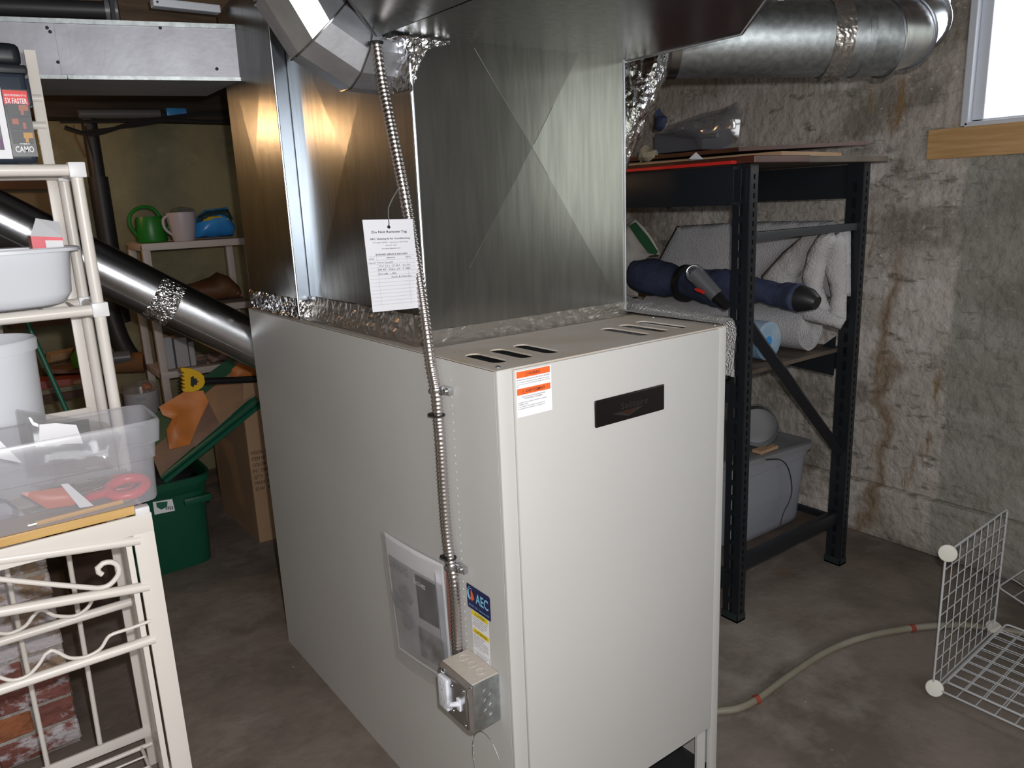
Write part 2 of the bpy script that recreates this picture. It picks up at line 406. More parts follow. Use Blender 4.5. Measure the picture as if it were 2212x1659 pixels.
BASE = {}
def link(o, parent):
    COL.objects.link(o)
    if parent is not None: o.parent = parent
def base_of(p):
    return BASE.get(p.name, V((0, 0, 0)))
def obj(name, bm, m, parent=None, smooth=False, ang=40, label=None, kind=None):
    base = base_of(parent) if parent is not None else V((0, 0, 0))
    bmesh.ops.remove_doubles(bm, verts=bm.verts, dist=1e-6)
    bmesh.ops.recalc_face_normals(bm, faces=bm.faces)
    if parent is None and kind is None:
        xs = [v.co for v in bm.verts]
        lo = V([min(c[i] for c in xs) for i in range(3)]); hi = V([max(c[i] for c in xs) for i in range(3)])
        base = V(((lo.x + hi.x) / 2, (lo.y + hi.y) / 2, lo.z))
    if base.length: bmesh.ops.translate(bm, verts=bm.verts, vec=-base)
    me = bpy.data.meshes.new(name); bm.to_mesh(me); bm.free()
    for mm in (m if isinstance(m, (list, tuple)) else [m]): me.materials.append(mm)
    if smooth:
        me.polygons.foreach_set('use_smooth', [True] * len(me.polygons))
        if ang < 180: me.set_sharp_from_angle(angle=R(ang))
    o = bpy.data.objects.new(name, me); link(o, parent)
    if parent is None: o.location = base
    BASE[o.name] = base
    if label: o['label'] = label
    if kind: o['kind'] = kind
    return o
def thing(name, label, cat, loc, group=None):
    o = bpy.data.objects.new(name, None); COL.objects.link(o); o.location = loc; o.empty_display_size = 0.05
    o['label'] = label; o['category'] = cat
    if group: o['group'] = group
    BASE[o.name] = V(loc)
    return o
def tag(o, label, cat, group=None):
    o['label'] = label; o['category'] = cat
    if group: o['group'] = group
    return o
def struct(name, bm, m, parent=None, **k):
    return obj(name, bm, m, parent, kind='structure' if parent is None else None, **k)
def lettering(name, rows, O, ux, uy, m, parent, lift=0.0004, weight=0.0):
    """rows: (text, u, v, height, width or None, align). O = top-left of the print, ux right, uy up (unit vectors)"""
    O = V(O); ux = V(ux).normalized(); uy = V(uy).normalized(); n = ux.cross(uy)
    bm = nb()
    for row in rows:
        s, u, v, h, wd, al = (list(row) + [None, 'L'])[:6] if len(row) < 6 else row
        cu = bpy.data.curves.new('t', 'FONT'); cu.body = s; cu.size = 1.0; cu.resolution_u = 2; cu.offset = weight
        to = bpy.data.objects.new('t', cu); COL.objects.link(to)
        dg = bpy.context.evaluated_depsgraph_get(); me = bpy.data.meshes.new_from_object(to.evaluated_get(dg))
        bpy.data.objects.remove(to); bpy.data.curves.remove(cu)
        if not me.vertices: continue
        xs = [q.co.x for q in me.vertices]; x0, x1 = min(xs), max(xs)
        kx = h / 0.7 if wd is None else wd / max(1e-4, x1 - x0); ky = h / 0.7
        W = (x1 - x0) * kx; off = {'L': 0, 'C': -W / 2, 'R': -W}[al]
        vs_ = [bm.verts.new(O + ux * (u + off + (q.co.x - x0) * kx) + uy * (v + q.co.y * ky) + n * lift) for q in me.vertices]
        for f in me.polygons:
            try: bm.faces.new([vs_[i] for i in f.vertices])
            except ValueError: pass
        bpy.data.meshes.remove(me)
    return obj(name, bm, m, parent, kind='stuff')
def patch(bm, O, ux, uy, u0, v0, u1, v1, lift, th=0.0):
    O = V(O); ux = V(ux).normalized(); uy = V(uy).normalized(); n = ux.cross(uy)
    f = lambda u, v: O + ux * u + uy * v + n * lift
    poly(bm, [f(u0, v0), f(u1, v0), f(u1, v1), f(u0, v1)], n * -th if th else None)
def dup(root):
    def cp(o, par):
        c = o.copy(); COL.objects.link(c); c.parent = par; BASE[c.name] = base_of(o)
        for ch in list(o.children): cp(ch, c)
        return c
    return cp(root, None)
X, Y, Z = V((1, 0, 0)), V((0, 1, 0)), V((0, 0, 1))

# ================================================================== THE ROOM
bm = nb(); bx(bm, (-3, -3.2, -0.1), (2.4, 3.5, 0)); struct('floor', bm, M['floor'])
# right wall with two window openings
XW = 2.19
bm = nb()
def wallseg(y0, y1, z0, z1): bx(bm, (XW, y0, z0), (XW + 0.25, y1, z1))
wallseg(-3.2, -2.0, 0, 2.35); wallseg(-2.0, -0.9, 0, 1.15); wallseg(-2.0, -0.9, 2.08, 2.35)
wallseg(-0.9, -0.42, 0, 2.35); wallseg(-0.42, 0.25, 0, 1.585); wallseg(-0.42, 0.25, 2.08, 2.35); wallseg(0.25, 3.5, 0, 2.35)
def f_ledge(u, v):
    y = -3.2 + 6.7 * u; z = 0.16 * (1 - v)
    return V((XW - 0.045 * (v > 0.0) * (1 if v < 0.99 else 0) - 0.0 + 0.012 * noise.noise(V((y * 4, v * 3, 1))), y, (0.235 if v == 0 else 0.235 - 0.235 * v) + 0.015 * noise.noise(V((y * 2.5, 0, 2))) * (v < 0.99)))
struct('wall_right', bm, M['concrete'])
bm = nb(); bx(bm, (XW - 0.035, -3.2, 0), (XW + 0.02, 3.5, 0.223), 0.02, 2)
struct('trim_1', bm, M['concrete'])
bm = nb(); bx(bm, (-3, 3.3, 0), (2.4, 3.5, 2.35)); struct('wall_back', bm, M['yellow'])
bm = nb(); bx(bm, (-3.2, -3.2, 0), (-3, 3.5, 2.35)); struct('wall_left', bm, M['yellow'])
bm = nb(); bx(bm, (-3.2, -3.4, 0), (2.4, -3.2, 2.35)); struct('wall_front', bm, M['concrete'])
bm = nb(); bx(bm, (-3.2, -3.4, 2.30), (2.45, 3.5, 2.4)); ceil = struct('ceiling', bm, M['joist'])
for i in range(16):
    y = -3.0 + i * 0.41
    bm = nb(); bx(bm, (-3, y, 2.09), (2.19, y + 0.045, 2.30)); obj('joist', bm, M['joist'], ceil)
# timber sill plate above the back wall
bm = nb(); bx(bm, (-3, 3.12, 1.86), (2.19, 3.3, 2.09)); struct('trim_2', bm, M['joistdark'])

# window 1
bm = nb()
y0, y1, z0, z1 = -0.42, 0.235, 1.588, 2.06
bx(bm, (XW - 0.012, y1 - 0.012, z0), (XW + 0.06, y1 + 0.012, z1), 0.003)
bx(bm, (XW - 0.012, y0 - 0.01, z0), (XW + 0.06, y0 + 0.012, z1), 0.003)
bx(bm, (XW - 0.012, y0, z0 - 0.005), (XW + 0.06, y1, z0 + 0.012), 0.003)
bx(bm, (XW - 0.012, y0, z1 - 0.012), (XW + 0.06, y1, z1 + 0.01), 0.003)
win = struct('window_1', bm, M['whitepaint'])
bm = nb()
bx(bm, (XW + 0.015, y1 - 0.05, z0 + 0.012), (XW + 0.05, y1 - 0.012, z1), 0.003)
bx(bm, (XW + 0.015, y0 + 0.012, z0 + 0.012), (XW + 0.05, y0 + 0.05, z1), 0.003)
bx(bm, (XW + 0.015, y0, z0 + 0.008), (XW + 0.05, y1, z0 + 0.020), 0.002)
bx(bm, (XW + 0.015, y0, z1 - 0.04), (XW + 0.05, y1, z1), 0.003)
obj('sash', bm, M['whitepaint'], win)
bm = nb(); bx(bm, (XW + 0.03, y0 + 0.04, z0 + 0.015), (XW + 0.036, y1 - 0.04, z1 - 0.03)); obj('pane', bm, M['pane'], win)
bm = nb(); bx(bm, (XW - 0.022, -0.75, 1.484), (XW + 0.001, 0.348, 1.585), 0.002); struct('trim_3', bm, M['plank'])
# window 2, behind the photographer's right shoulder
bm = nb()
for a, b in (((-2.0, 1.15), (-1.95, 2.08)), ((-0.95, 1.15), (-0.9, 2.08)), ((-2.0, 1.15), (-0.9, 1.19)), ((-2.0, 2.04), (-0.9, 2.08))):
    bx(bm, (XW - 0.01, a[0], a[1]), (XW + 0.06, b[0], b[1]), 0.003)
win2 = struct('window_2', bm, M['whitepaint'])
bm = nb(); bx(bm, (XW + 0.03, -1.98, 1.17), (XW + 0.036, -0.92, 2.06)); obj('pane', bm, M['pane2'], win2)

bm = nb()  # unseen window added behind the camera to house the fill light
for a, b in (((-2.25, 1.15), (-2.2, 2.15)), ((0.2, 1.15), (0.25, 2.15)), ((-2.25, 1.15), (0.25, 1.2)), ((-2.25, 2.1), (0.25, 2.15))):
    bx(bm, (a[0], -3.2, a[1]), (b[0], -3.16, b[1]), 0.003)
fill_win = struct('added_fill_window', bm, M['whitepaint'])
bm = nb(); bx(bm, (-2.2, -3.199, 1.2), (0.2, -3.19, 2.1)); obj('pane', bm, M['pane2'], fill_win)

# ================================================================== FURNACE
FWD, FD, FH = 0.611, 1.281, 1.12
fur = thing('furnace', 'large putty coloured steel furnace cabinet under the shiny ducts', 'furnace', (0.3, 0.64, 0))
T = 0.004
bm = nb()
bx(bm, (0, 0.0075, 0.0), (T, FD, FH - 0.002))
bm2 = bm
obj('side_panel', bm, M['cabinet'], fur)
bm = nb(); bx(bm, (FWD - T, 0.004, 0.0), (FWD, FD, FH - 0.002)); obj('side_panel', bm, M['cabinet'], fur)
bm = nb(); bx(bm, (T, FD - T, 0), (FWD - T, FD, FH - 0.002)); obj('back_panel', bm, M['cabinet'], fur)
bm = nb(); bx(bm, (T, 0.28, 0.0), (FWD - T, 0.284, FH - 0.01)); obj('blower_partition', bm, M['steel'], fur)
bm = nb(); bx(bm, (T, 0.01, 0.0), (FWD - T, 0.28, 0.004)); obj('floor_pan', bm, M['iron'], fur)
# corner stile left, rounded
bm = nb(); bx(bm, (0.0, -0.001, 0.0), (0.0325, 0.008, FH - 0.001), 0.002); obj('corner_stile', bm, M['cabinet'], fur, True)
bm = nb(); bx(bm, (0.586, -0.003, 0.0), (FWD, 0.008, FH - 0.002), 0.0015); obj('corner_stile', bm, M['cabinet'], fur, True)
bm = nb(); bx(bm, (0.556, 0.012, 0.0), (0.586, 0.02, 0.138), 0.001); obj('inner_flange', bm, M['cabinet'], fur)
bm = nb(); bx(bm, (0.0335, -0.006, 0.138), (0.5835, 0.006, FH - 0.003), 0.0018); obj('door', bm, M['cabinet'], fur, True)
bm = nb(); cyl(bm, (0.44, 0.16, 0.05), (0.44, 0.22, 0.05), 0.035, 20); obj('cleanout_cap', bm, M['steel'], fur, True)
# top panel with six louvre slots
bm = nb()
slots = [(0.052, 0.050, 0.165), (0.112, 0.048, 0.168), (0.172, 0.046, 0.172), (0.420, 0.046, 0.182), (0.478, 0.046, 0.186), (0.536, 0.046, 0.19)]
sw = 0.017; skew = 0.018
outer = [(0, 0), (FWD, 0), (FWD, FD), (0, FD)]
vts = [V(p) for p in outer]; faces = [[0, 1, 2, 3]]; holes = []; es = []
def slot_outline(cx, ya, yb):
    o_ = []
    for k in range(7): t = PI + PI * k / 6; o_.append((cx - skew * 0 + sw * math.cos(t), ya + sw + sw * math.sin(t) * 0.9))
    for k in range(7): t = PI * k / 6; o_.append((cx + sw * math.cos(t), yb - sw + sw * math.sin(t) * 0.9))
    return o_
for s in slots:
    so = slot_outline(*s); i0 = len(vts); vts += [V(p) for p in so]; n = len(so)
    es += [(i0 + k, i0 + (k + 1) % n) for k in range(n)]; holes.append(so)
es += [(0, 1), (1, 2), (2, 3), (3, 0)]
r = delaunay_2d_cdt(vts, es, [], 0, 1e-6)
def inpoly(x, y, P_):
    c = False
    for i in range(len(P_)):
        x0, y0_ = P_[i]; x1, y1_ = P_[i - 1]
        if (y0_ > y) != (y1_ > y) and x < (x1 - x0) * (y - y0_) / (y1_ - y0_) + x0: c = not c
    return c
nv = [bm.verts.new((p.x, p.y, FH)) for p in r[0]]
for f in r[2]:
    cx = sum(r[0][i].x for i in f) / len(f); cy = sum(r[0][i].y for i in f) / len(f)
    if not any(inpoly(cx, cy, h) for h in holes): bm.faces.new([nv[i] for i in f])
bmesh.ops.recalc_face_normals(bm, faces=bm.faces)
geom = bmesh.ops.extrude_face_region(bm, geom=list(bm.faces))
bmesh.ops.translate(bm, verts=[g for g in geom['geom'] if isinstance(g, bmesh.types.BMVert)], vec=(0, 0, -0.003))
obj('top_panel', bm, M['dusty'], fur)
bm = nb(); bx(bm, (0.05, 0.04, 0.98), (0.13, 0.10, 1.06), 0.004); obj('control_housing', bm, M['darkred'], fur)
# rivet rows on the side, small screws on top
bm = nb()
for k in range(62):
    z = 1.08 - k * 0.0165; lathe(bm, (-0.0002, 0.150, z), [(0.0026, 0), (0.0018, 0.0008), (0, 0.001)], 8, (-1, 0, 0))
obj('perforation_row', bm, M['cabinet'], fur, kind='stuff')
for (x, y) in ((0.018, 0.02), (0.60, 0.02), (0.60, 0.20), (0.02, 0.245)):
    bm = nb(); lathe(bm, (x, y, FH), [(0.005, 0), (0.005, 0.002), (0.003, 0.0035), (0, 0.0035)], 10)
    obj('screw', bm, M['steel'], fur, True)
# knock-out ring under the switch box
bm = nb()
c = V((0, 0.098, 0.27))
tube(bm, [c + V((-0.0004, math.cos(t) * 0.055, math.sin(t) * 0.078)) for t in [2 * PI * k / 40 for k in range(40)]], 0.0009, 5, closed=True)
obj('knockout_ring', bm, M['galv_soft'], fur)
# name plate
bm = nb(); bx(bm, (0.218, -0.0095, 0.974), (0.408, -0.006, 1.027), 0.003, 3)
np_ = obj('name_plate', bm, M['plate'], fur, True, label='black name plate with dim lettering')
lettering('lettering', [('Solitaire', 0.066, -0.026, 0.013, 0.075, 'L')], (0.218, -0.0098, 1.024), X, Z, M['plateprint'], np_, weight=0.01)
bm = nb(); poly(bm, [(0.262, -0.0098, 0.993), (0.35, -0.0098, 0.995), (0.305, -0.0098, 0.981)]); obj('emblem', bm, M['plateprint'], np_)
bm = nb(); poly(bm, [(0.285, -0.0101, 0.9925), (0.325, -0.0101, 0.9935), (0.304, -0.0101, 0.985)]); obj('emblem', bm, M['platered'], np_)
# warning label on the door
O = V((0.036, -0.0062, 1.1135)); wl, hl = 0.079, 0.083
bm = nb(); patch(bm, O, X, Z, 0, -hl, wl, 0, 0.0002, 0.0002); wlab = obj('warning_label', bm, M['paper'], fur, label='white warning label with two orange bars')
bm = nb(); patch(bm, O, X, Z, 0.001, -0.0125, wl - 0.003, -0.001, 0.0005); patch(bm, O, X, Z, 0.001, -0.043, wl - 0.003, -0.0315, 0.0005); obj('orange_bars', bm, M['orange'], wlab)
lettering('lettering', [('\u26a0WARNING', 0.037, -0.0095, 0.0052, 0.033, 'C'), ('\u26a0 AVERTISSEMENT', 0.037, -0.040, 0.0052, 0.052, 'C'),
    ('PROFESSIONAL INSTALLATION AND SERVICE REQUIRED', 0.001, -0.0170, 0.0021, 0.074, 'L'),
    ('This unit must be installed and serviced by a qualified service agency.', 0.001, -0.0212, 0.0020, 0.072, 'L'),
    ('Failure to do so may result in property damage, injury or loss of', 0.001, -0.0248, 0.0020, 0.074, 'L'), ('life.', 0.001, -0.0284, 0.0020, 0.004, 'L'),
    ('INSTALLATION ET REPARATION PAR DES', 0.037, -0.0480, 0.0021, 0.052, 'C'), ('PROFESSIONNELS UNIQUEMENT', 0.037, -0.0515, 0.0021, 0.042, 'C'),
    ('Cet appareil doit etre installe et repare par un technicien', 0.002, -0.0575, 0.0020, 0.064, 'L'), ('chauffagiste qualifie.', 0.002, -0.0610, 0.0020, 0.022, 'L'),
    ('Le non respect de cette consigne pourrait causer des', 0.002, -0.0650, 0.0020, 0.060, 'L'), ('dommages materiels, des blessures ou meme la mort.', 0.002, -0.0686, 0.0020, 0.060, 'L')],
    O, X, Z, M['ink'], wlab, lift=0.0009, weight=0.006)
# AEC sticker + caution label on the side
ysd = V((0, -1, 0))
O = V((-0.0002, 0.136, 0.672))
def rrect(bm, O, ux, uy, w_, h_, r_, lift, th=0.0):
    O = V(O); n = V(ux).cross(V(uy)); P_ = []
    for cx, cy, a0 in ((w_ - r_, -r_, 0), (r_, -r_, 90), (r_, -h_ + r_, 180), (w_ - r_, -h_ + r_, 270)):
        for k in range(4): t = R(a0 + 30 * k); P_.append(O + V(ux) * (cx + r_ * math.cos(t)) + V(uy) * (cy + r_ * math.sin(t)) + n * lift)
    poly(bm, P_, n * -th if th else None)
bm = nb(); rrect(bm, O, ysd, Z, 0.080, 0.052, 0.004, 0.0008, 0.0003); aec = obj('contractor_sticker', bm, M['navyp'], fur, label='navy sticker with a flame and large light blue letters')
lettering('lettering', [('AEC', 0.031, -0.032, 0.021, 0.043, 'L')], O, ysd, Z, M['cyanp'], aec, lift=0.0012, weight=0.02)
lettering('small_lettering', [('603-477-1105 \u00b7 Claremont, NH', 0.006, -0.0455, 0.0042, 0.069, 'L')], O, ysd, Z, M['cyanp'], aec, lift=0.0012)
bm = nb()
for sgn, mcol in ((0, 'orange'),):
    fl = [(0.0125, -0.031), (0.018, -0.033), (0.026, -0.027), (0.0245, -0.021), (0.021, -0.015), (0.0165, -0.0055), (0.0165, -0.015), (0.0135, -0.012), (0.0145, -0.022)]
    poly(bm, [O + ysd * u + Z * v + V((-0.0012, 0, 0)) for u, v in fl])
obj('flame_emblem', bm, M['orange'], aec)
bm = nb()
for rr_, a0, a1 in ((0.012, 100, 255), (0.0155, 110, 245)):
    ps = [O + ysd * (0.018 + rr_ * math.cos(R(a))) + Z * (-0.019 + rr_ * math.sin(R(a))) + V((-0.0012, 0, 0)) for a in range(a0, a1, 12)]
    tube(bm, ps, 0.0006, 4)
obj('arc_emblem', bm, M['cyanp'], aec)
O = V((-0.0002, 0.124, 0.630))
bm = nb(); patch(bm, O, ysd, Z, 0, -0.112, 0.058, 0, 0.0003, 0.0002); cau = obj('caution_label', bm, M['paper'], fur, label='white caution label with two yellow bars')
bm = nb(); patch(bm, O, ysd, Z, 0.001, -0.022, 0.057, -0.0115, 0.0006); patch(bm, O, ysd, Z, 0.003, -0.060, 0.058, -0.0495, 0.0006); obj('yellow_bars', bm, M['yellowp'], cau)
rows = [('\u26a0CAUTION', 0.029, -0.0195, 0.0055, 0.036, 'C'), ('\u26a0ATTENTION', 0.030, -0.0575, 0.0055, 0.042, 'C')]
for k, s in enumerate(('TO AVOID FIRE HAZARD CLEAN', 'unit must be vented according', 'to local codes and serviced by', 'qualified technician every year', 'before the heating season.')): rows.append((s, 0.003, -0.0265 - k * 0.0042, 0.0022, (0.052, 0.05, 0.051, 0.046, 0.038)[k], 'L'))
for k, s in enumerate(('POUR EVITER LE RISQUE', 'D\'INCENDIE nettoyer', 'appareil doit etre ventile et', 'entretenu par un technicien', 'qualifie chaque annee avant', 'la saison de chauffage', 'selon le code local.')): rows.append((s, 0.004, -0.0650 - k * 0.0044, 0.0022, (0.040, 0.034, 0.05, 0.05, 0.047, 0.05, 0.036)[k], 'L'))
lettering('lettering', rows, O, ysd, Z, M['ink'], cau, lift=0.001, weight=0.006)
bm = nb()
for (a, b, c_, d) in ((0.004, -0.0985, 0.056, -0.0980), (0.004, -0.110, 0.056, -0.1095), (0.004, -0.110, 0.0045, -0.098), (0.0555, -0.110, 0.056, -0.098), (0.008, -0.103, 0.05, -0.1022), (0.008, -0.107, 0.044, -0.1062)):
    patch(bm, O, ysd, Z, a, b, c_, d, 0.0007)
obj('box_outline', bm, M['ink'], cau)

# ================================================================== PLENUMS
def crossbreak(bm, a, b, c, d, h, n):
    a, b, c, d = map(V, (a, b, c, d)); o = (a + b + c + d) / 4 + V(n) * h
    A, B_, C_, D_, O_ = [bm.verts.new(p) for p in (a, b, c, d, o)]
    for p, q in ((A, B_), (B_, C_), (C_, D_), (D_, A)): bm.faces.new((p, q, O_))
def creases(bm, a, b, c, d, h, n, r_=0.0006):
    a, b, c, d = map(V, (a, b, c, d)); o = (a + b + c + d) / 4 + V(n) * (h + 0.0004)
    for p in (a, b, c, d): tube(bm, [p * 0.97 + o * 0.03 + V(n) * 0.0003, o], r_, 4)
SX0, SX1, SY0, SY1, SZ = 0.046, 0.608, 0.30, 0.90, 1.709
sup = thing('supply_plenum', 'shiny galvanised supply plenum box on the front of the furnace top', 'duct', (0.33, 0.6, FH))
bm = nb(); crossbreak(bm, (SX0, SY0, FH), (SX1, SY0, FH), (SX1, SY0, 1.90), (SX0, SY0, 1.90), 0.007, (0, -1, 0)); obj('front_sheet', bm, M['galv'], sup)
O_ = V((0.327, SY0 - 0.0073, 1.51))
for (fx, fz, k0_, k1_) in ((-1, -1, 0.12, 0.62), (-1, 1, 0.05, 0.48), (1, -1, 0.0, 0.15), (1, 1, 0.02, 0.22)):
    e_ = V(((SX1 + SX0) / 2 + fx * (SX1 - SX0) / 2, SY0 - 0.0003, 1.51 + fz * 0.39)); bm = nb(); tube(bm, [O_.lerp(e_, k0_), O_.lerp(e_, k1_)], 0.0005, 4); obj('crease_line', bm, M['steel'], sup)
bm = nb(); crossbreak(bm, (SX0, SY1, FH), (SX0, SY0, FH), (SX0, SY0, 1.90), (SX0, SY1, 1.90), 0.008, (-1, 0, 0)); obj('side_sheet', bm, M['galv'], sup)
bm = nb(); crossbreak(bm, (SX1, SY0, FH), (SX1, SY1, FH), (SX1, SY1, 1.90), (SX1, SY0, 1.90), 0.006, (1, 0, 0)); obj('side_sheet', bm, M['galv'], sup)
bm = nb(); poly(bm, [(SX1, SY1, FH), (SX0, SY1, FH), (SX0, SY1, 1.9), (SX1, SY1, 1.9)]); obj('back_sheet', bm, M['galv'], sup)
bm = nb(); tube(bm, [(SX0 - 0.001, SY0 - 0.001, FH + 0.02), (SX0 - 0.001, SY0 - 0.001, 1.66)], 0.0035, 8); obj('corner_seam', bm, M['galv_bright'], sup, True)
bm = nb(); tube(bm, [(SX1, SY0 - 0.001, FH + 0.01), (SX1, SY0 - 0.001, 1.705)], 0.0028, 8); obj('corner_seam', bm, M['galv_bright'], sup, True)
# foil tape round the plenum foot
def tapeband(name, parent, a, b, up, out, n, seed, m, amp=0.006, nu=70):
    bm = nb(); a, b, up, out = V(a), V(b), V(up), V(out)
    crinkle(bm, a, b, b + up, a + up, nu, 8, amp, n, seed, 42)
    crinkle(bm, a + out, b + out, b, a, nu, 5, amp * 0.8, (0, 0, 1), seed + 3, 42)
    return obj(name, bm, m, parent)
tapeband('foil_tape', sup, (SX0, SY0, FH), (SX1 + 0.005, SY0, FH), (0, 0, 0.030), (0, -0.03, 0), (0, -1, 0), 1, M['foil_dusty'], 0.0022)
tapeband('foil_tape', sup, (SX0, SY1, FH), (SX0, SY0, FH), (0, 0, 0.06), (-0.028, 0, 0), (-1, 0, 0), 9, M['foil_dusty'], 0.006)
bm = nb()
crinkle(bm, (SX0, SY0 + 0.11, 1.615), (SX0, SY0, 1.615), (SX0, SY0, 1.708), (SX0, SY0 + 0.11, 1.708), 20, 14, 0.008, (-1, 0, 0), 5, 25)
obj('foil_tape', bm, M['foil'], sup)
bm = nb()
crinkle(bm, (SX0 - 0.006, SY0, 1.60), (SX0 + 0.02, SY0, 1.66), (SX0 + 0.05, SY0, 1.705), (SX0 - 0.01, SY0, 1.705), 10, 12, 0.010, (0, -1, 0), 15, 60)
crinkle(bm, (SX0 + 0.02, SY0, 1.685), (SX0 + 0.09, SY0, 1.70), (SX0 + 0.09, SY0, 1.706), (SX0 + 0.0, SY0, 1.706), 14, 5, 0.008, (0, -1, 0), 25, 60)
obj('foil_tape', bm, M['foil'], sup)

RX0, RY0, RY1 = 0.012, 0.905, 1.278
ret = thing('return_plenum', 'tall shiny galvanised return plenum at the far end of the furnace top', 'duct', (0.3, 1.1, FH))
ZT = 1.935
bm = nb(); crossbreak(bm, (RX0, RY1, FH), (RX0, RY0, FH), (RX0, RY0, ZT), (RX0, RY1, ZT), 0.006, (-1, 0, 0)); obj('side_sheet', bm, M['galv'], ret)
bm = nb(); poly(bm, [(RX0, RY0, FH), (0.6, RY0, FH), (0.6, RY0, ZT), (RX0, RY0, ZT)]); obj('front_sheet', bm, M['galv_blue'], ret)
bm = nb(); poly(bm, [(RX0, RY1, FH), (0.6, RY1, FH), (0.6, RY1, ZT), (RX0, RY1, ZT)]); obj('back_sheet', bm, M['galv'], ret)
bm = nb(); poly(bm, [(0.6, RY0, FH), (0.6, RY1, FH), (0.6, RY1, ZT), (0.6, RY0, ZT)]); obj('side_sheet', bm, M['galv'], ret)
bm = nb(); poly(bm, [(RX0, RY0, ZT), (RX0, RY1, ZT), (RX0 + 0.1, RY1 - 0.03, 2.05), (RX0 + 0.1, RY0, 2.05)], (0.02, 0, 0))
bx(bm, (RX0 + 0.1, RY0, 2.0), (0.6, RY1, 2.07)); obj('tapered_top', bm, M['galv'], ret)
bm = nb(); tube(bm, [(RX0, RY0, FH + 0.01), (RX0, RY0, ZT - 0.02)], 0.0028, 8); obj('corner_seam', bm, M['galv_bright'], ret, True)
tapeband('foil_tape', ret, (RX0, RY1, FH), (RX0, RY0 - 0.0, FH), (0, 0, 0.055), (-0.008, 0, 0), (-1, 0, 0), 3, M['foil'], 0.007, 40)
bm = nb(); crinkle(bm, (RX0, RY0, FH), (RX0 + 0.035, RY0, FH), (RX0 + 0.035, RY0, FH + 0.05), (RX0, RY0, FH + 0.05), 12, 12, 0.006, (0, -1, 0), 33, 60); obj('foil_tape', bm, M['foil'], ret)

# hood: flared supply trunk that overhangs towards the room
hood = thing('trunk_hood', 'wide flared galvanised trunk over the supply plenum, dark polished underside', 'duct', (0.3, 0.2, SZ))
A = V((0.0, 0.338, SZ)); Bc = V((0.648, 0.343, SZ)); Cc = V((0.645, 0.003, SZ)); Dd = V((0.36, -0.282, SZ)); E_ = V((0.012, -0.282, SZ))
bm = nb(); poly(bm, [A, V((0.012, 0.02, SZ)), E_, Dd, Cc, Bc], (0, 0, 0.003)); obj('underside_sheet', bm, M['galv'], hood)
Lf = [V((0.012, -0.282, SZ)), V((0.0, 0.338, SZ)), V((-0.20, 0.13, SZ + 0.06)), V((-0.26, -0.282, SZ + 0.10))]
bm = nb(); poly(bm, Lf, (0, 0, 0.003)); obj('flared_sheet', bm, M['galv'], hood)
bm = nb()
def wallq(a, b, z): poly(bm, [a, b, V((b.x, b.y, z)), V((a.x, a.y, z))])
for a, b in ((Bc, Cc), (Cc, Dd), (Dd, Lf[0]), (Lf[0], Lf[3]), (Lf[3], Lf[2]), (Lf[2], A), ): wallq(a, b, 2.07)
for a, b in ((V((SX0, 0.30, 1.90)), V((SX0, 0.90, 1.90))), (V((SX1, 0.90, 1.90)), V((SX1, 0.30, 1.90))), (V((SX0, 0.9, 1.9)), V((SX1, 0.9, 1.9)))): wallq(a, b, 2.07)
obj('side_walls', bm, M['galv_bright'], hood)
for sm in ([Lf[2], A], [Lf[2] + V((0.006, 0.004, 0.004)), A + V((0.012, -0.006, 0))], [Bc, Cc, Dd], [Lf[2], Lf[3]]):
    bm = nb(); tube(bm, sm, 0.0032, 6); obj('folded_seam', bm, M['steel'], hood, True)
bm = nb(); crinkle(bm, A + V((0, 0, -0.001)), A + V((0.06, 0.0, -0.001)), A + V((0.10, -0.05, -0.001)), A + V((0.01, -0.05, -0.001)), 16, 8, 0.007, (0, 0, -1), 44, 60); obj('foil_tape', bm, M['foil'], hood)

# left takeoff elbow
elb = thing('takeoff_elbow', 'bright gored sheet metal elbow rising from the side of the supply plenum', 'duct', (-0.05, 0.5, 1.6))
path = [V((0.05, 0.415, 1.705)), V((-0.012, 0.415, 1.706)), V((-0.072, 0.418, 1.738)), V((-0.108, 0.425, 1.80)), V((-0.122, 0.435, 1.88)), V((-0.13, 0.44, 1.98)), V((-0.135, 0.44, 2.085))]
for i in range(len(path) - 1):
    bm = nb(); d0 = path[i]; d1 = path[i + 1]
    # mitred gore
    def ring(k):
        p = path[k]; t = (path[min(k + 1, len(path) - 1)] - path[max(k - 1, 0)]).normalized()
        u = V((0, 1, 0)); u = (u - t * u.dot(t)).normalized(); v = t.cross(u)
        return [p + (u * math.cos(a) + v * math.sin(a)) * 0.086 for a in [2 * PI * (j + .5) / 12 for j in range(12)]]
    a, b = ring(i), ring(i + 1)
    a_ = [bm.verts.new(q) for q in a]; b_ = [bm.verts.new(q) for q in b]
    for j in range(12): bm.faces.new((a_[j], a_[(j + 1) % 12], b_[(j + 1) % 12], b_[j]))
    obj('gore', bm, M['galv_elbow'], elb, True, 25)
for k in range(1, len(path) - 1):
    rg = [path[k] + (q - path[k]) * 1.01 for q in ring(k)]
    bm = nb(); tube(bm, rg, 0.0022, 5, closed=True); obj('gore_bead', bm, M['galv'], elb, True)

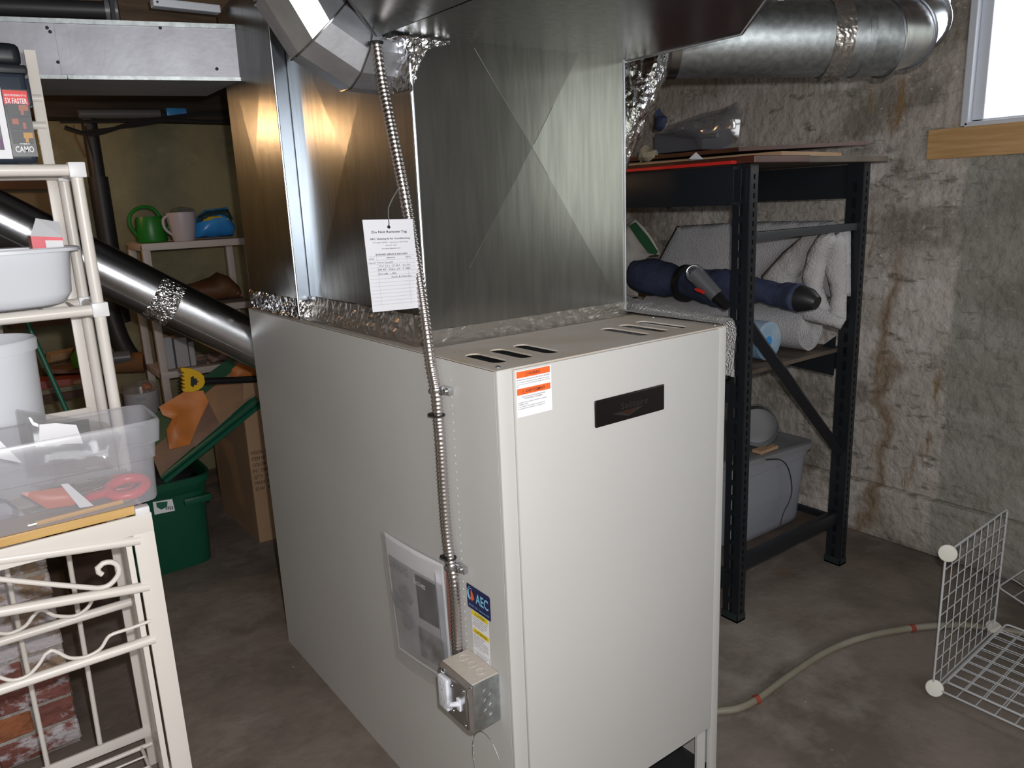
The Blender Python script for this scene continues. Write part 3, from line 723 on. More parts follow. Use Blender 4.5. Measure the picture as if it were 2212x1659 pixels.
# right boot + round pipe + elbow
pipe_s = CP + (FW + RT * ((1432 - 1106) / FPX) - UP * ((88 - 829.5) / FPX)) * 2.0
pipe_e = CP + (FW + RT * ((1862 - 1106) / FPX) - UP * ((84 - 829.5) / FPX)) * 2.0
PR = 0.092
rp = thing('branch_pipe', 'round galvanised branch pipe running from the plenum towards the window wall', 'pipe', pipe_s)
bm = nb(); tube(bm, [pipe_s, pipe_e], PR, 40); obj('pipe_body', bm, M['galv_soft'], rp, True)
dirp = (pipe_e - pipe_s).normalized()
bm = nb()
for t in (0.965,): tube(bm, [pipe_s.lerp(pipe_e, t), pipe_s.lerp(pipe_e, t + 0.02)], PR + 0.003, 40)
obj('crimp_band', bm, M['galv_soft'], rp, True)
up1 = (Z * 0.55 + V((0.75, 0.35, 0))).normalized()
q0 = pipe_e; q1 = q0 + dirp * 0.05; q2 = q1 + (dirp * 0.8 + up1 * 0.6).normalized() * 0.07; q3 = q2 + (dirp * 0.35 + up1).normalized() * 0.08; q4 = q3 + (up1 * 0.9 + Z * 0.5).normalized() * 0.09; q5 = q4 + Z * 0.14
qs = [q0, q1, q2, q3, q4, q5]
def mring(k, rad, n_=36):
    t0 = (qs[k] - qs[k - 1]).normalized() if k else (qs[1] - qs[0]).normalized(); t1 = (qs[k + 1] - qs[k]).normalized() if k < len(qs) - 1 else t0
    t = (t0 + t1).normalized(); a_ = V((0.3, -0.6, 0.7)); u = (a_ - t * a_.dot(t)).normalized(); v = t.cross(u)
    return [qs[k] + (u * math.cos(2 * PI * j / n_) + v * math.sin(2 * PI * j / n_)) * rad for j in range(n_)]
for i in range(5):
    bm = nb(); a_ = [bm.verts.new(q) for q in mring(i, PR)]; b_ = [bm.verts.new(q) for q in mring(i + 1, PR)]
    for j in range(36): bm.faces.new((a_[j], a_[(j + 1) % 36], b_[(j + 1) % 36], b_[j]))
    obj('elbow_gore', bm, M['galv_bright'] if i else M['galv_soft'], rp, True)
for i in range(1, 5):
    bm = nb(); tube(bm, mring(i, PR + 0.003), 0.004, 6, closed=True)
    obj('elbow_bead', bm, M['galv_bright'], rp, True)
bm = nb()
def wrap(bm, c, d, r_, L, a0, a1, amp, seed):
    u, v = frame(d)
    def fn(s, t):
        a = a0 + (a1 - a0) * s; p = c + d * (L * t); n_ = u * math.cos(a) + v * math.sin(a)
        h = abs(noise.noise(V((a * 4, t * 3, seed)))) + 0.5 * abs(noise.noise(V((a * 13, t * 8, seed))))
        return p + n_ * (r_ + 0.001 + amp * h)
    grid(bm, fn, 90, 8)
wrap(bm, pipe_s.lerp(pipe_e, 0.80), dirp, PR, 0.05, 0, 2 * PI, 0.004, 4)
obj('foil_tape', bm, M['foil_dusty'], rp)
bm = nb()
for t, a in ((0.52, -0.2), (0.83, 0.1)):
    c = pipe_s.lerp(pipe_e, t) - FW * 0.06 + UP * 0.075
    bm3 = c
    for k in range(4):
        lathe(bm, c + UP * (-0.012 * k) + RT * 0.004 * math.sin(k * 2.0), [(0.0, -0.004), (0.004 + 0.002 * (k % 2), 0.0), (0.0, 0.004)], 7)
obj('rust_drip', bm, M['rust'], rp, True)
cc = pipe_s.lerp(pipe_e, 0.52) + UP * 0.119
bm = nb(); tube(bm, [cc + (RT * math.cos(t) * (0.045 + 0.002 * (t / 6.3)) + UP * math.sin(t) * 0.022 + FW * 0.006 * (t / 6.3)) for t in [2 * PI * 3 * k / 72 for k in range(73)]], 0.0035, 6); tube(bm, [cc + UP * 0.02, V((cc.x, cc.y, 2.10))], 0.0035, 6); tag(obj('white_cable_coil', bm, M['whitepaint'], None, True), 'coil of white cable hanging above the round branch pipe', 'cable')
# boot
boot = thing('taped_boot', 'crumpled foil taped boot joining the branch pipe to the plenum', 'duct', (0.65, 0.45, 1.5))
bm = nb()
NB = 48
def bootpt(s, t):
    a = 2 * PI * s
    # rectangle on the plenum side
    ca, sa = math.cos(a), math.sin(a)
    m_ = max(abs(ca), abs(sa)); rc = V((SX1 + 0.002, 0.47 + 0.145 * ca / m_ * 1.0, 1.565 + 0.162 * sa / m_))
    u = (Y - dirp * Y.dot(dirp)).normalized(); v = V(dirp.cross(u)); v = v if v.z > 0 else -v
    pc = pipe_s + dirp * 0.01 + (u * ca + v * sa) * PR
    k = t * t * (3 - 2 * t)
    mid = V((SX1 + 0.10, 0.46 + 0.13 * ca, 1.62 + 0.135 * sa))
    p = rc * (1 - t) ** 2 + mid * 2 * t * (1 - t) + pc * t * t
    n_ = V((0.2, ca, sa)).normalized()
    h = abs(noise.noise(p * 16)) + 0.4 * abs(noise.noise(p * 45))
    return p + n_ * 0.012 * h * (0.2 + math.sin(PI * t))
grid(bm, bootpt, 96, 26, cu=True)
obj('crumpled_foil', bm, M['foil'], boot)
bm = nb(); tube(bm, [pipe_s + dirp * 0.0, pipe_s + dirp * 0.035], PR + 0.003, 36); obj('collar', bm, M['galv'], boot, True)

# trunk duct, top left
tr = thing('flat_duct', 'long flat grey metal trunk duct under the joists, screwed seams', 'duct', (-1.4, 1.3, 1.74))
TY0, TY1, TZ0, TZ1 = 1.145, 1.47, 1.748, 1.882
def dy(x): return TY0 - 0.30 * (x - RX0)
def dbox(x0, x1, o0, o1, z0, z1):
    bm_ = bm; poly(bm_, [(x0, dy(x0) + o0, z0), (x1, dy(x1) + o0, z0), (x1, dy(x1) + o1, z0), (x0, dy(x0) + o1, z0)], (0, 0, z1 - z0))
XE = -2.98; XJ = -0.385
bm = nb(); dbox(XE, RX0 - 0.001, 0, 0.32, TZ0, TZ1); obj('duct_body', bm, M['galv_dull'], tr)
for x0, x1 in ((XE, XJ - 0.003), (XJ, RX0 - 0.002)):
    bm = nb(); dbox(x0, x1, -0.007, -0.0005, TZ0 - 0.003, TZ0 + 0.006); obj('flange', bm, M['galv_soft'], tr)
bm = nb(); dbox(XE, RX0 - 0.002, -0.007, -0.0005, TZ1 - 0.007, TZ1 + 0.004); obj('flange', bm, M['galv_soft'], tr)
bm = nb(); dbox(XJ - 0.012, XJ + 0.014, -0.0035, -0.0005, TZ0 + 0.008, TZ1 - 0.008); obj('seam_strip', bm, M['galv_dull'], tr)
for x, z in ((XJ - 0.022, 1.855), (XJ - 0.016, 1.785), (XJ - 0.027, 1.864), (-0.165, 1.872), (-0.045, 1.775)):
    bm = nb(); lathe(bm, (x, dy(x) - 0.002, z), [(0.004, 0), (0.004, 0.003), (0.002, 0.004), (0, 0.003)], 10, (0, -1, 0)); obj('screw', bm, M['iron'], tr, True)
# iron pipe above the trunk
ip = thing('iron_pipe', 'black iron pipe with a coupling lying above the trunk duct', 'pipe', (-1.5, 1.17, 1.89))
bm = nb(); cyl(bm, (-2.9, 2.08, 1.925), (-0.25, 1.30, 1.925), 0.022, 20); obj('pipe_body', bm, M['iron'], ip, True)
bm = nb(); cyl(bm, (-0.265, 1.304, 1.925), (-0.236, 1.296, 1.925), 0.030, 20); obj('coupling', bm, M['greyplastic'], ip, True)
bm = nb(); bx(bm, (-0.262, 1.262, 1.89), (-0.252, 1.276, 2.09)); obj('hanger', bm, M['iron'], ip)
rw = thing('cable_raceway', 'white metal raceway strip fixed beside the return plenum top', 'raceway', (-0.1, 1.2, 1.92))
bm = nb(); bx(bm, (-0.172, 1.20, 1.925), (-0.002, 1.235, 1.945), 0.004); obj('channel', bm, M['whitepaint'], rw)
bm = nb(); lathe(bm, (-0.162, 1.199, 1.935), [(0.003, 0), (0, 0.002)], 8, (0, -1, 0)); obj('screw_head', bm, M['iron'], rw)
bm = nb(); bx(bm, (-3, 1.55, 1.93), (0.4, 1.59, 2.09)); tag(obj('header_beam', bm, M['joist']), 'brown wooden beam behind the iron pipe', 'beam')

# ================================================================== CONDUIT, TAG, SWITCH BOX, POUCH
cpx = [(813, 92, 0.30), (825, 175, 0), (840, 250, 0), (860, 350, 0), (880, 455, 0), (905, 600, 0), (920, 700, 0), (932, 790, 0), (943, 850, 0), (947, 900, 0), (952, 960, 0), (958, 1060, 0), (965, 1150, 0), (972, 1205, 0), (981, 1260, 0), (986, 1340, 0), (989, 1408, 0)]
cp_ = [atx(a, b, -0.018) for a, b, _ in cpx]
def catmull(P_, step):
    out = []
    for i in range(len(P_) - 1):
        p0 = P_[max(0, i - 1)]; p1 = P_[i]; p2 = P_[i + 1]; p3 = P_[min(len(P_) - 1, i + 2)]
        n = max(1, int((p2 - p1).length / step))
        for k in range(n):
            t = k / n
            out.append(0.5 * ((2 * p1) + (p2 - p0) * t + (2 * p0 - 5 * p1 + 4 * p2 - p3) * t * t + (3 * p1 - p0 - 3 * p2 + p3) * t ** 3))
    out.append(P_[-1]); return out
cs = catmull(cp_, 0.0026)
cond = thing('flexible_conduit', 'ribbed metal armoured cable running down from the trunk to the switch box', 'conduit', cs[-1])
bm = nb(); tube(bm, cs, [0.0085 + 0.0024 * (1, 0.6, 0)[i % 3] for i in range(len(cs))], 12); obj('armour', bm, M['conduit'], cond, True, 180)
wp = [p + V((0.010, -0.012 + 0.016 * (i > 9) , 0)) for i, p in enumerate(cp_)]
wp = [atx(a, b, -0.004) for a, b in ((845, 262), (862, 320), (878, 400), (890, 500), (912, 600), (917, 690), (924, 780), (936, 850), (950, 900), (957, 960), (962, 1040), (966, 1140), (965, 1210), (968, 1290), (975, 1380), (984, 1410))]
bm = nb(); tube(bm, catmull(wp, 0.01), 0.0026, 6); tag(obj('thermostat_cable', bm, M['wirebrown'], None, True), 'thin brown cable following the ribbed conduit down the cabinet', 'cable')
for px_, py_ in ((812, 92), (947, 898), (972, 1205)):
    c = min(cs, key=lambda p: (p - atx(px_, py_, -0.018)).length)
    bm = nb(); tube(bm, [c + V((0.0115 * math.cos(a), 0.0115 * math.sin(a), 0)) for a in [2 * PI * k / 16 for k in range(16)]], 0.0022, 6, closed=True); bx(bm, c + V((-0.012, 0.009, -0.003)), c + V((-0.004, 0.018, 0.003)))
    obj('zip_tie', bm, M['zip'], cond)
for px_, py_ in ((943, 843), (982, 1226)):
    c = min(cs, key=lambda p: (p - atx(px_, py_, -0.018)).length)
    bm = nb(); tube(bm, [c + V((0.0118 * math.cos(a), 0.0118 * math.sin(a), 0)) for a in [2 * PI * k / 16 for k in range(16)]], 0.004, 6, closed=True, flat=(0.4, 1))
    bx(bm, c + V((0.006, -0.035, -0.007)), c + V((0.016, -0.006, 0.007)), 0.001); lathe(bm, c + V((0.006, -0.024, 0)), [(0.006, 0), (0.006, 0.004), (0.003, 0.006), (0, 0.005)], 10, (-1, 0, 0))
    obj('strap', bm, M['steel'], cond, True)

# service tag
tg = thing('service_tag', 'white paper service record tag hanging by a wire from the conduit', 'tag', aty(850, 670, 0.205))
ty = 0.205
TL, TR, BL, BR = aty(785, 479, ty), aty(889, 469, ty), aty(803, 671, ty), aty(912, 668, ty)
TR = TR + V((0, 0.0, 0))
uv_ = ((TR - TL) + (BR - BL)) / 2; dv_ = ((BL - TL) + (BR - TR)) / 2; cen_ = (TL + TR + BL + BR) / 4
TL = cen_ - uv_ / 2 - dv_ / 2; ux = uv_.normalized(); tw = uv_.length; thh = dv_.length; uyv = -dv_.normalized()
n_ = ux.cross(uyv)
bm = nb(); hole = [V((tw * 0.5 + 0.0035 * math.cos(a), -0.013 + 0.0035 * math.sin(a))) for a in [2 * PI * k / 10 for k in range(10)]]
vts = [V((0, 0)), V((tw, 0)), V((tw, -thh)), V((0, -thh))] + hole
r = delaunay_2d_cdt(vts, [(0, 1), (1, 2), (2, 3), (3, 0)] + [(4 + k, 4 + (k + 1) % 10) for k in range(10)], [], 0, 1e-7)
q = [bm.verts.new(TL + ux * p.x + uyv * p.y) for p in r[0]]
for f in r[2]:
    cx = sum(r[0][i].x for i in f) / len(f); cy = sum(r[0][i].y for i in f) / len(f)
    if math.hypot(cx - tw / 2, cy + 0.013) > 0.003: bm.faces.new([q[i] for i in f])
bmesh.ops.solidify(bm, geom=bm.faces[:], thickness=0.0004)
crd = obj('card', bm, M['tagcard'], tg)
s_ = tw / 0.104
rows = [('Do Not Remove Tag', .5, -.145, .028, .70, 'C', 'ink'), ('AEC Heating & Air Conditioning', .5, -.215, .020, .80, 'C', 'ink'),
        ('19 Cragun Hill Rd. \u00b7 Claremont, NH 03743', .5, -.252, .013, .70, 'C', 'greyink'), ('603-477-1105', .5, -.285, .013, .22, 'C', 'greyink'), ('aecrepair@gmail.com', .5, -.318, .013, .38, 'C', 'greyink'),
        ('BURNER SERVICE RECORD', .5, -.385, .020, .64, 'C', 'ink'), ('DATE', .09, -.425, .013, .10, 'C', 'ink'), ('SERVICE', .47, -.420, .013, .17, 'C', 'ink'), ('TECH', .82, -.420, .013, .11, 'C', 'ink'),
        ('1 Dec 20', .01, -.470, .017, .15, 'L', 'greyink'), ('New Install', .20, -.470, .018, .30, 'L', 'greyink'), ('Co\u00b2 12.1  O\u00b2 4.7   Co 69', .22, -.510, .020, .63, 'L', 'greyink'), ('Eff 87  XAir 29  T 585', .20, -.550, .020, .65, 'L', 'greyink'), ('Draft -.06', .20, -.595, .020, .35, 'L', 'greyink'), ('Zack & Dandee', .44, -.635, .020, .42, 'L', 'greyink')]
for mn in ('ink', 'greyink'):
    lettering('printed_lettering' if mn == 'ink' else 'handwriting', [(a, u * tw, v * thh, h * thh * 0.9, wd * tw, al) for a, u, v, h, wd, al, m_ in rows if m_ == mn], TL, ux, uyv, M['ink' if mn == 'ink' else 'handink'], crd, lift=0.0008, weight=0.016 if mn == 'ink' else 0.006)
bm = nb()
for k, v in enumerate([-.395, -.437] + [-.48 - .0405 * j for j in range(12)]): patch(bm, TL, ux, uyv, tw * 0.02, v * thh, tw * 0.96, v * thh + 0.0005, 0.0007)
for u in (.19, .80): patch(bm, TL, ux, uyv, u * tw, -0.94 * thh, u * tw + 0.0004, -.395 * thh, 0.0007)
obj('ruled_lines', bm, M['lineink'], crd, kind='stuff')
bm = nb(); hc = TL + ux * tw * 0.5 + uyv * -0.012
tube(bm, catmull([hc + V((0, 0.004, 0)), hc + V((0, -0.002, 0.003)), aty(838, 455, 0.21), aty(845, 435, 0.22), aty(858, 412, 0.235), aty(866, 402, 0.245)], 0.004), 0.0011, 5); obj('hanging_wire', bm, M['steel'], tg, True)

# switch box
sb = thing('switch_box', 'square metal electrical box with outlet and switch on the furnace side', 'electrical box', (-0.035, 0.09, 0.415))
bm = nb(); bx(bm, (-0.062, 0.038, 0.416), (-0.0005, 0.145, 0.520), 0.004, 2); obj('box_body', bm, M['galv_soft'], sb, True)
bm = nb(); bx(bm, (-0.0625, 0.0385, 0.5185), (-0.0007, 0.1445, 0.5208), 0.001, 1); obj('dusty_top', bm, M['dusty'], sb, label='dust covered box top')
bm = nb()
P_ = [(-0.062, y_, z_) for y_, z_ in ((0.034, 0.414), (0.149, 0.414), (0.149, 0.522), (0.034, 0.522))]
Q_ = [(-0.075, y_, z_) for y_, z_ in ((0.043, 0.423), (0.140, 0.423), (0.140, 0.513), (0.043, 0.513))]
a = [bm.verts.new(p) for p in P_]; b = [bm.verts.new(p) for p in Q_]
for i in range(4): bm.faces.new((a[i], a[(i + 1) % 4], b[(i + 1) % 4], b[i]))
bm.faces.new(b); bm.faces.new(a[::-1])
bmesh.ops.bevel(bm, geom=[e for e in bm.edges], offset=0.004, segments=3, affect='EDGES')
obj('cover_plate', bm, M['steel'], sb, True)
bm = nb(); bx(bm, (-0.081, 0.105, 0.434), (-0.0745, 0.136, 0.502), 0.0015); out_ = obj('outlet', bm, M['white'], sb, True)
bm = nb()
for zc in (0.486, 0.450):
    bx(bm, (-0.0815, 0.125, zc - 0.004), (-0.0808, 0.1265, zc + 0.005)); bx(bm, (-0.0815, 0.1135, zc - 0.004), (-0.0808, 0.115, zc + 0.004)); lathe(bm, (-0.0808, 0.120, zc - 0.010), [(0.0022, 0), (0.0022, 0.0007), (0, 0.0007)], 8, (-1, 0, 0))
obj('slot', bm, M['greyink'], out_)
bm = nb(); bx(bm, (-0.078, 0.063, 0.456), (-0.0745, 0.075, 0.481), 0.001); sw_ = obj('toggle_switch', bm, M['white'], sb, True)
bm = nb(); tube(bm, [(-0.077, 0.069, 0.470), (-0.098, 0.069, 0.478)], [0.0055, 0.0042], 8); obj('toggle_lever', bm, M['white'], sw_, True)
for y_, z_ in ((0.052, 0.505), (0.131, 0.508), (0.052, 0.431), (0.131, 0.431), (0.094, 0.495), (0.094, 0.440)):
    bm = nb(); lathe(bm, (-0.0745, y_, z_), [(0.004, 0), (0.004, 0.0015), (0.002, 0.003), (0, 0.003)], 10, (-1, 0, 0)); obj('screw', bm, M['steel'], sb, True)
for k in range(3):
    bm = nb(); tube(bm, [V((-0.030 + 0.010 * math.cos(a), 0.0375, 0.447 + k * 0.022 + 0.009 * math.sin(a))) for a in [2 * PI * j / 20 for j in range(20)]], 0.0009, 5, closed=True); obj('knockout', bm, M['steel'], sb)
for k in range(3):
    bm = nb(); tube(bm, [V((-0.026 + 0.010 * math.cos(a), 0.064 + 0.03 * k + 0.009 * math.sin(a), 0.521)) for a in [2 * PI * j / 20 for j in range(20)]], 0.0009, 5, closed=True); obj('knockout', bm, M['dusty'], sb)

# document pouch
pch = thing('document_pouch', 'clear plastic pouch holding burner papers stuck on the furnace side', 'pouch', (-0.01, 0.35, 0.35))
c4 = [atx(828, 1146, -0.006), atx(962, 1222, -0.006), atx(985, 1500, -0.006), atx(862, 1418, -0.006)]
def bil(u, v): return (c4[0] * (1 - u) + c4[1] * u) * (1 - v) + (c4[3] * (1 - u) + c4[2] * u) * v
bm = nb(); grid(bm, lambda u, v: bil(u, v) + V((-0.009 - 0.008 * math.sin(PI * u) * (1 - v * 0.6) - 0.003 * noise.noise(V((u * 5, v * 5, 2))), 0, 0)), 16, 20); obj('film', bm, M['pouch'], pch, True, 180)
def sheet(name, u0, v0, u1, v1, off, m, sk=0.0, lab=None):
    bm = nb(); grid(bm, lambda u, v: bil(u0 + (u1 - u0) * u + sk * v, v0 + (v1 - v0) * v) + V((off - 0.005 * math.sin(PI * (u0 + (u1 - u0) * u)) * (1 - v0 - (v1 - v0) * v * 0.6), 0, 0)), 10, 10)
    return obj(name, bm, m, pch, True, 180, label=lab)
sheet('paper_sheet', 0.02, 0.0, 0.97, 0.93, -0.0005, M['paper'])
bl = sheet('booklet_cover', 0.07, 0.16, 0.95, 0.90, -0.003, mat('grey_booklet_print', (0.40, 0.40, 0.42), 0.5, col2=(0.52, 0.52, 0.55), vscale=12), lab='grey burner manual cover')
sheet('dark_cover_band', 0.55, 0.18, 0.86, 0.52, -0.0045, mat('dark_grey_print', (0.10, 0.10, 0.11), 0.4))
sheet('cover_picture', 0.50, 0.60, 0.90, 0.84, -0.0045, mat('picture_print', (0.16, 0.16, 0.17), 0.4, col2=(0.38, 0.38, 0.40), vscale=22))
for bp_ in (((.12, .44), (.20, .40), (.24, .47), (.33, .46), (.36, .53), (.27, .55), (.22, .53), (.13, .52)), ((.26, .35), (.36, .33), (.40, .38), (.50, .41), (.46, .45), (.33, .43)), ((.30, .56), (.42, .55), (.46, .62), (.38, .67), (.28, .64))):
    bm = nb(); poly(bm, [bil(a_, b_) + V((-0.0125, 0, 0)) for a_, b_ in bp_]); obj('burner_drawing', bm, M['greyink'], pch)
uu = (c4[1] - c4[0]).normalized(); 
lettering('lettering', [('AF/AFG', 0.045, -0.072, 0.021, 0.085, 'L')], c4[0] + V((-0.0125, 0, 0)), uu, Z, M['greyink'], pch)
lettering('lettering', [('Beckett', 0.155, -0.075, 0.013, 0.050, 'L')], c4[0] + V((-0.0125, 0, 0)), uu, Z, M['paper'], pch)
bm = nb(); grid(bm, lambda u, v: bil(0.86 + 0.09 * u + 0.02 * v, 0.08 + 0.8 * v) + V((-0.006 - 0.012 * u, 0, 0)), 4, 10); obj('paper_edge', bm, M['paper'], pch)
#PART2
# ================================================================== LEFT: DIAGONAL FLUE, CHIMNEY
fl = thing('flue_pipe', 'round shiny flue pipe sloping down from the chimney to behind the furnace', 'pipe', (-0.3, 1.42, 1.1))
fa = aty(-60, 443, 1.43); fb = aty(548, 742, 1.37)
fa = (fa + V((0, 0, 0))); FR = 0.070
fd = (fb - fa).normalized(); fb2 = fb + fd * 0.16
fa2 = fa - fd * 0.04
bm = nb(); tube(bm, [fa2, fb2], FR, 48); obj('pipe_body', bm, M['galv_pipe'], fl, True)
u, v = frame(fd)
bm = nb(); nrm_ = (CP - fa).normalized(); nrm_ = (nrm_ - fd * nrm_.dot(fd)).normalized(); dwn = fd.cross(nrm_); dwn = dwn if dwn.z < 0 else -dwn
sd = nrm_ * math.cos(R(33)) + dwn * math.sin(R(33))
tube(bm, [fa2 + sd * FR, fb2 + sd * FR], 0.0016, 6); obj('lock_seam', bm, M['galv_bright'], fl, True)
bm = nb(); k0 = (aty(352, 645, 1.40) - fa).dot(fd)
def fw_(s, t):
    a = -1.35 + 2.3 * s; p = fa + fd * (k0 - 0.035 + 0.07 * t + 0.006 * noise.noise(V((a * 4, 0, 1)))); n2 = nrm_ * math.cos(a) - dwn * math.sin(a) * 1.0
    h = abs(noise.noise(V((a * 7, t * 5, 3)))) + 0.6 * abs(noise.noise(V((a * 19, t * 12, 8))))
    return p + n2 * (FR + 0.001 + 0.0045 * h)
grid(bm, fw_, 80, 24); obj('foil_tape', bm, M['foil'], fl)

# brick chimney
ch = thing('chimney', 'old brick chimney with flaking whitewash behind the cream rack', 'chimney', (-0.95, 1.4, 0))
CX0, CX1, CY0, CY1 = -1.30, -0.628, 1.168, 1.62
bm = nb(); bx(bm, (CX0 + 0.008, CY0 + 0.008, 0), (CX1 - 0.008, CY1 - 0.008, 1.735)); obj('mortar_core', bm, M['mortar'], ch)
bmp = {}
def brick_mesh(L, H, D, seed):
    bm = nb(); bx(bm, (-L / 2, -D / 2, -H / 2), (L / 2, D / 2, H / 2), 0.004, 1)
    for v_ in bm.verts:
        q_ = v_.co * 30 + V((seed * 3, seed, 0)); v_.co += V((noise.noise(q_), noise.noise(q_ + V((9, 0, 0))), noise.noise(q_ + V((0, 9, 0))))) * 0.003
    return bm
meshes = {}
def brick(cx, cy, cz, L, H, D, m, key):
    k = (key, m, rnd.randrange(3))
    if k not in meshes:
        bm = brick_mesh(L, H, D, len(meshes)); bmesh.ops.recalc_face_normals(bm, faces=bm.faces); me = bpy.data.meshes.new('brick'); bm.to_mesh(me); bm.free(); me.materials.append(M[m]); meshes[k] = me
    o = bpy.data.objects.new('brick', meshes[k]); COL.objects.link(o); o.parent = ch
    o.location = V((cx, cy, cz)) - V((-0.95, 1.4, 0)); o.rotation_euler = (rnd.uniform(-.01, .01), rnd.uniform(-.012, .012), rnd.uniform(-.02, .02))
CHH = 0.0735
for c in range(11):
    z = CHH * (c + 0.5)
    pick = lambda: rnd.choice(['brick_a', 'brick_b', 'brick_b', 'brick_c'] if c < 3 else ['brick_a', 'brick_b', 'brick_c', 'brick_c'] if c < 5 else ['brick_c'])
    x = CX1
    first = True
    while x > CX0 + 0.02:
        L = (0.098 if (c % 2 and first) else 0.200); L = min(L, x - CX0); first = False
        if L < 0.04: break
        brick(x - L / 2, CY0 + 0.05, z, L - 0.011, 0.063, 0.095, pick(), 'f%.2f' % L); x -= L + 0.001
    y = CY0 + (0.0 if not c % 2 else 0.0) + 0.098 + 0.002
    L0 = 0.098 if not c % 2 else 0.200
    y = CY0 + 0.103
    while y < CY1 - 0.02:
        L = min(0.2 if (c % 2 == 0 or y > CY0 + 0.11) else 0.1, CY1 - y)
        if L < 0.04: break
        brick(CX1 - 0.05, y + L / 2, z, 0.095, 0.063, L - 0.011, pick(), 's%.2f' % L); y += L + 0.001
bm = nb(); bx(bm, (CX0, CY0, 0.815), (CX1, CY1, 1.74), 0.006); obj('upper_render', bm, M['mortar'], ch)

# ================================================================== BAKER'S RACK
br = thing('bakers_rack', 'cream enamelled metal baker\'s rack with scrollwork and a wood top', 'rack', (-0.87, 0.72, 0))
XR, XL = -0.480, -1.26
FY, RY, SYY = 0.50, 0.94, 0.75
C_ = M['cream']
for x0 in (XR - 0.038, XL):
    bm = nb(); bx(bm, (x0, FY, 0), (x0 + 0.038, FY + 0.008, 0.838), 0.002); obj('leg', bm, C_, br, True)
    bm = nb(); bx(bm, (x0 - 0.014 if x0 > -1 else x0 + 0.040, FY + 0.012, 0.03), (x0 - 0.003 if x0 > -1 else x0 + 0.051, FY + 0.022, 0.81), 0.002); obj('inner_upright', bm, C_, br, True)
for x0 in (XR - 0.012, XL + 0.012):
    bm = nb(); bx(bm, (x0 - 0.016, RY, 0.0), (x0 + 0.006, RY + 0.010, 1.752), 0.002); obj('leg', bm, C_, br, True)
    bm = nb(); cyl(bm, (x0 + 0.014, RY - 0.02, 0.0), (x0 + 0.014, RY - 0.02, 1.50), 0.0115, 16); obj('rear_tube', bm, C_, br, True)
    bm = nb(); cyl(bm, (x0 + 0.016, SYY, 0.862), (x0 + 0.016, SYY, 1.497), 0.0115, 16); obj('front_tube', bm, C_, br, True)
bm = nb(); bx(bm, (XL, FY - 0.001, 0.806), (XR, FY + 0.006, 0.844), 0.002); obj('top_rail', bm, C_, br, True)
for z in (0.825,):
    bm = nb(); bx(bm, (XR - 0.012, FY, z - 0.018), (XR - 0.004, RY, z + 0.018), 0.002); obj('side_rail', bm, C_, br, True)
    bm = nb(); bx(bm, (XL, RY, z - 0.018), (XR - 0.01, RY + 0.008, z + 0.018), 0.002); obj('rear_rail', bm, C_, br, True)
bm = nb(); bx(bm, (XL, FY + 0.008, 0.844), (XR - 0.026, RY - 0.002, 0.862), 0.003); obj('wood_top', bm, M['tablewood'], br, True, label='honey coloured wooden top board')
bm = nb(); bx(bm, (XR - 0.028, FY - 0.002, 0.842), (XR - 0.002, FY + 0.02, 0.858), 0.003); obj('corner_cap', bm, M['creamcap'], br, True)
# shelf levels
for z in (1.497, 1.217):
    for y_ in (SYY, RY - 0.02):
        bm = nb(); cyl(bm, (XL, y_, z), (XR + 0.0, y_, z), 0.0115, 16); obj('shelf_rail', bm, C_, br, True)
    bm = nb(); cyl(bm, (XR + 0.004, SYY, z), (XR + 0.004, RY - 0.02, z), 0.0105, 14); obj('shelf_rail', bm, C_, br, True)
    for y_ in (SYY, RY - 0.02):
        bm = nb(); bx(bm, (XR - 0.010, y_ - 0.015, z - 0.015), (XR + 0.021, y_ + 0.015, z + 0.015), 0.003); obj('corner_cap', bm, M['creamcap'], br, True)
    for k in range(13):
        bm = nb(); cyl(bm, (XL + 0.05 + k * 0.058, SYY, z + 0.005), (XL + 0.05 + k * 0.058, RY - 0.02, z + 0.005), 0.003, 6); obj('shelf_wire', bm, C_, br, True)
for z in (1.655, 1.60):
    bm = nb(); cyl(bm, (XL, RY + 0.004, z), (XR - 0.01, RY + 0.004, z), 0.009, 12); obj('back_rail', bm, C_, br, True)
bm = nb(); bx(bm, (XL, RY - 0.004, 0.948), (XR - 0.02, RY + 0.003, 0.975), 0.002); obj('back_rail', bm, C_, br, True)
# wine rack rods and scrolls (lower part)
def rod(name, px, y_, r_, sm=True, st=0.006, sg=10):
    bm = nb(); P_ = [aty(a, b, y_) for a, b in px]
    if len(P_) > 2: P_ = catmull(P_, st)
    tube(bm, P_, r_, sg); return obj(name, bm, C_, br, True)
rod('wine_rod', [(-60, 1218), (302, 1166)], FY + 0.005, 0.0098, sg=16)
rod('wine_rod', [(-60, 1332), (322, 1266)], FY + 0.005, 0.0098, sg=16)
rod('wine_rod', [(-60, 1510), (334, 1379)], FY + 0.005, 0.0098, sg=16)
rod('wine_rod', [(-60, 1405), (292, 1297)], 0.72, 0.0098, sg=16)
rod('scroll', [(-60, 1243), (0, 1251), (100, 1261), (180, 1268), (215, 1270), (238, 1262), (256, 1240), (254, 1222), (240, 1214), (222, 1217), (211, 1227), (213, 1236), (221, 1241)], FY - 0.006, 0.0050)
rod('scroll', [(325, 1341), (285, 1356), (245, 1369), (232, 1378), (220, 1398), (205, 1410), (180, 1420), (150, 1421), (125, 1409), (110, 1405), (98, 1413), (84, 1435), (62, 1458), (38, 1468), (15, 1468), (-20, 1455)], FY - 0.004, 0.0034)
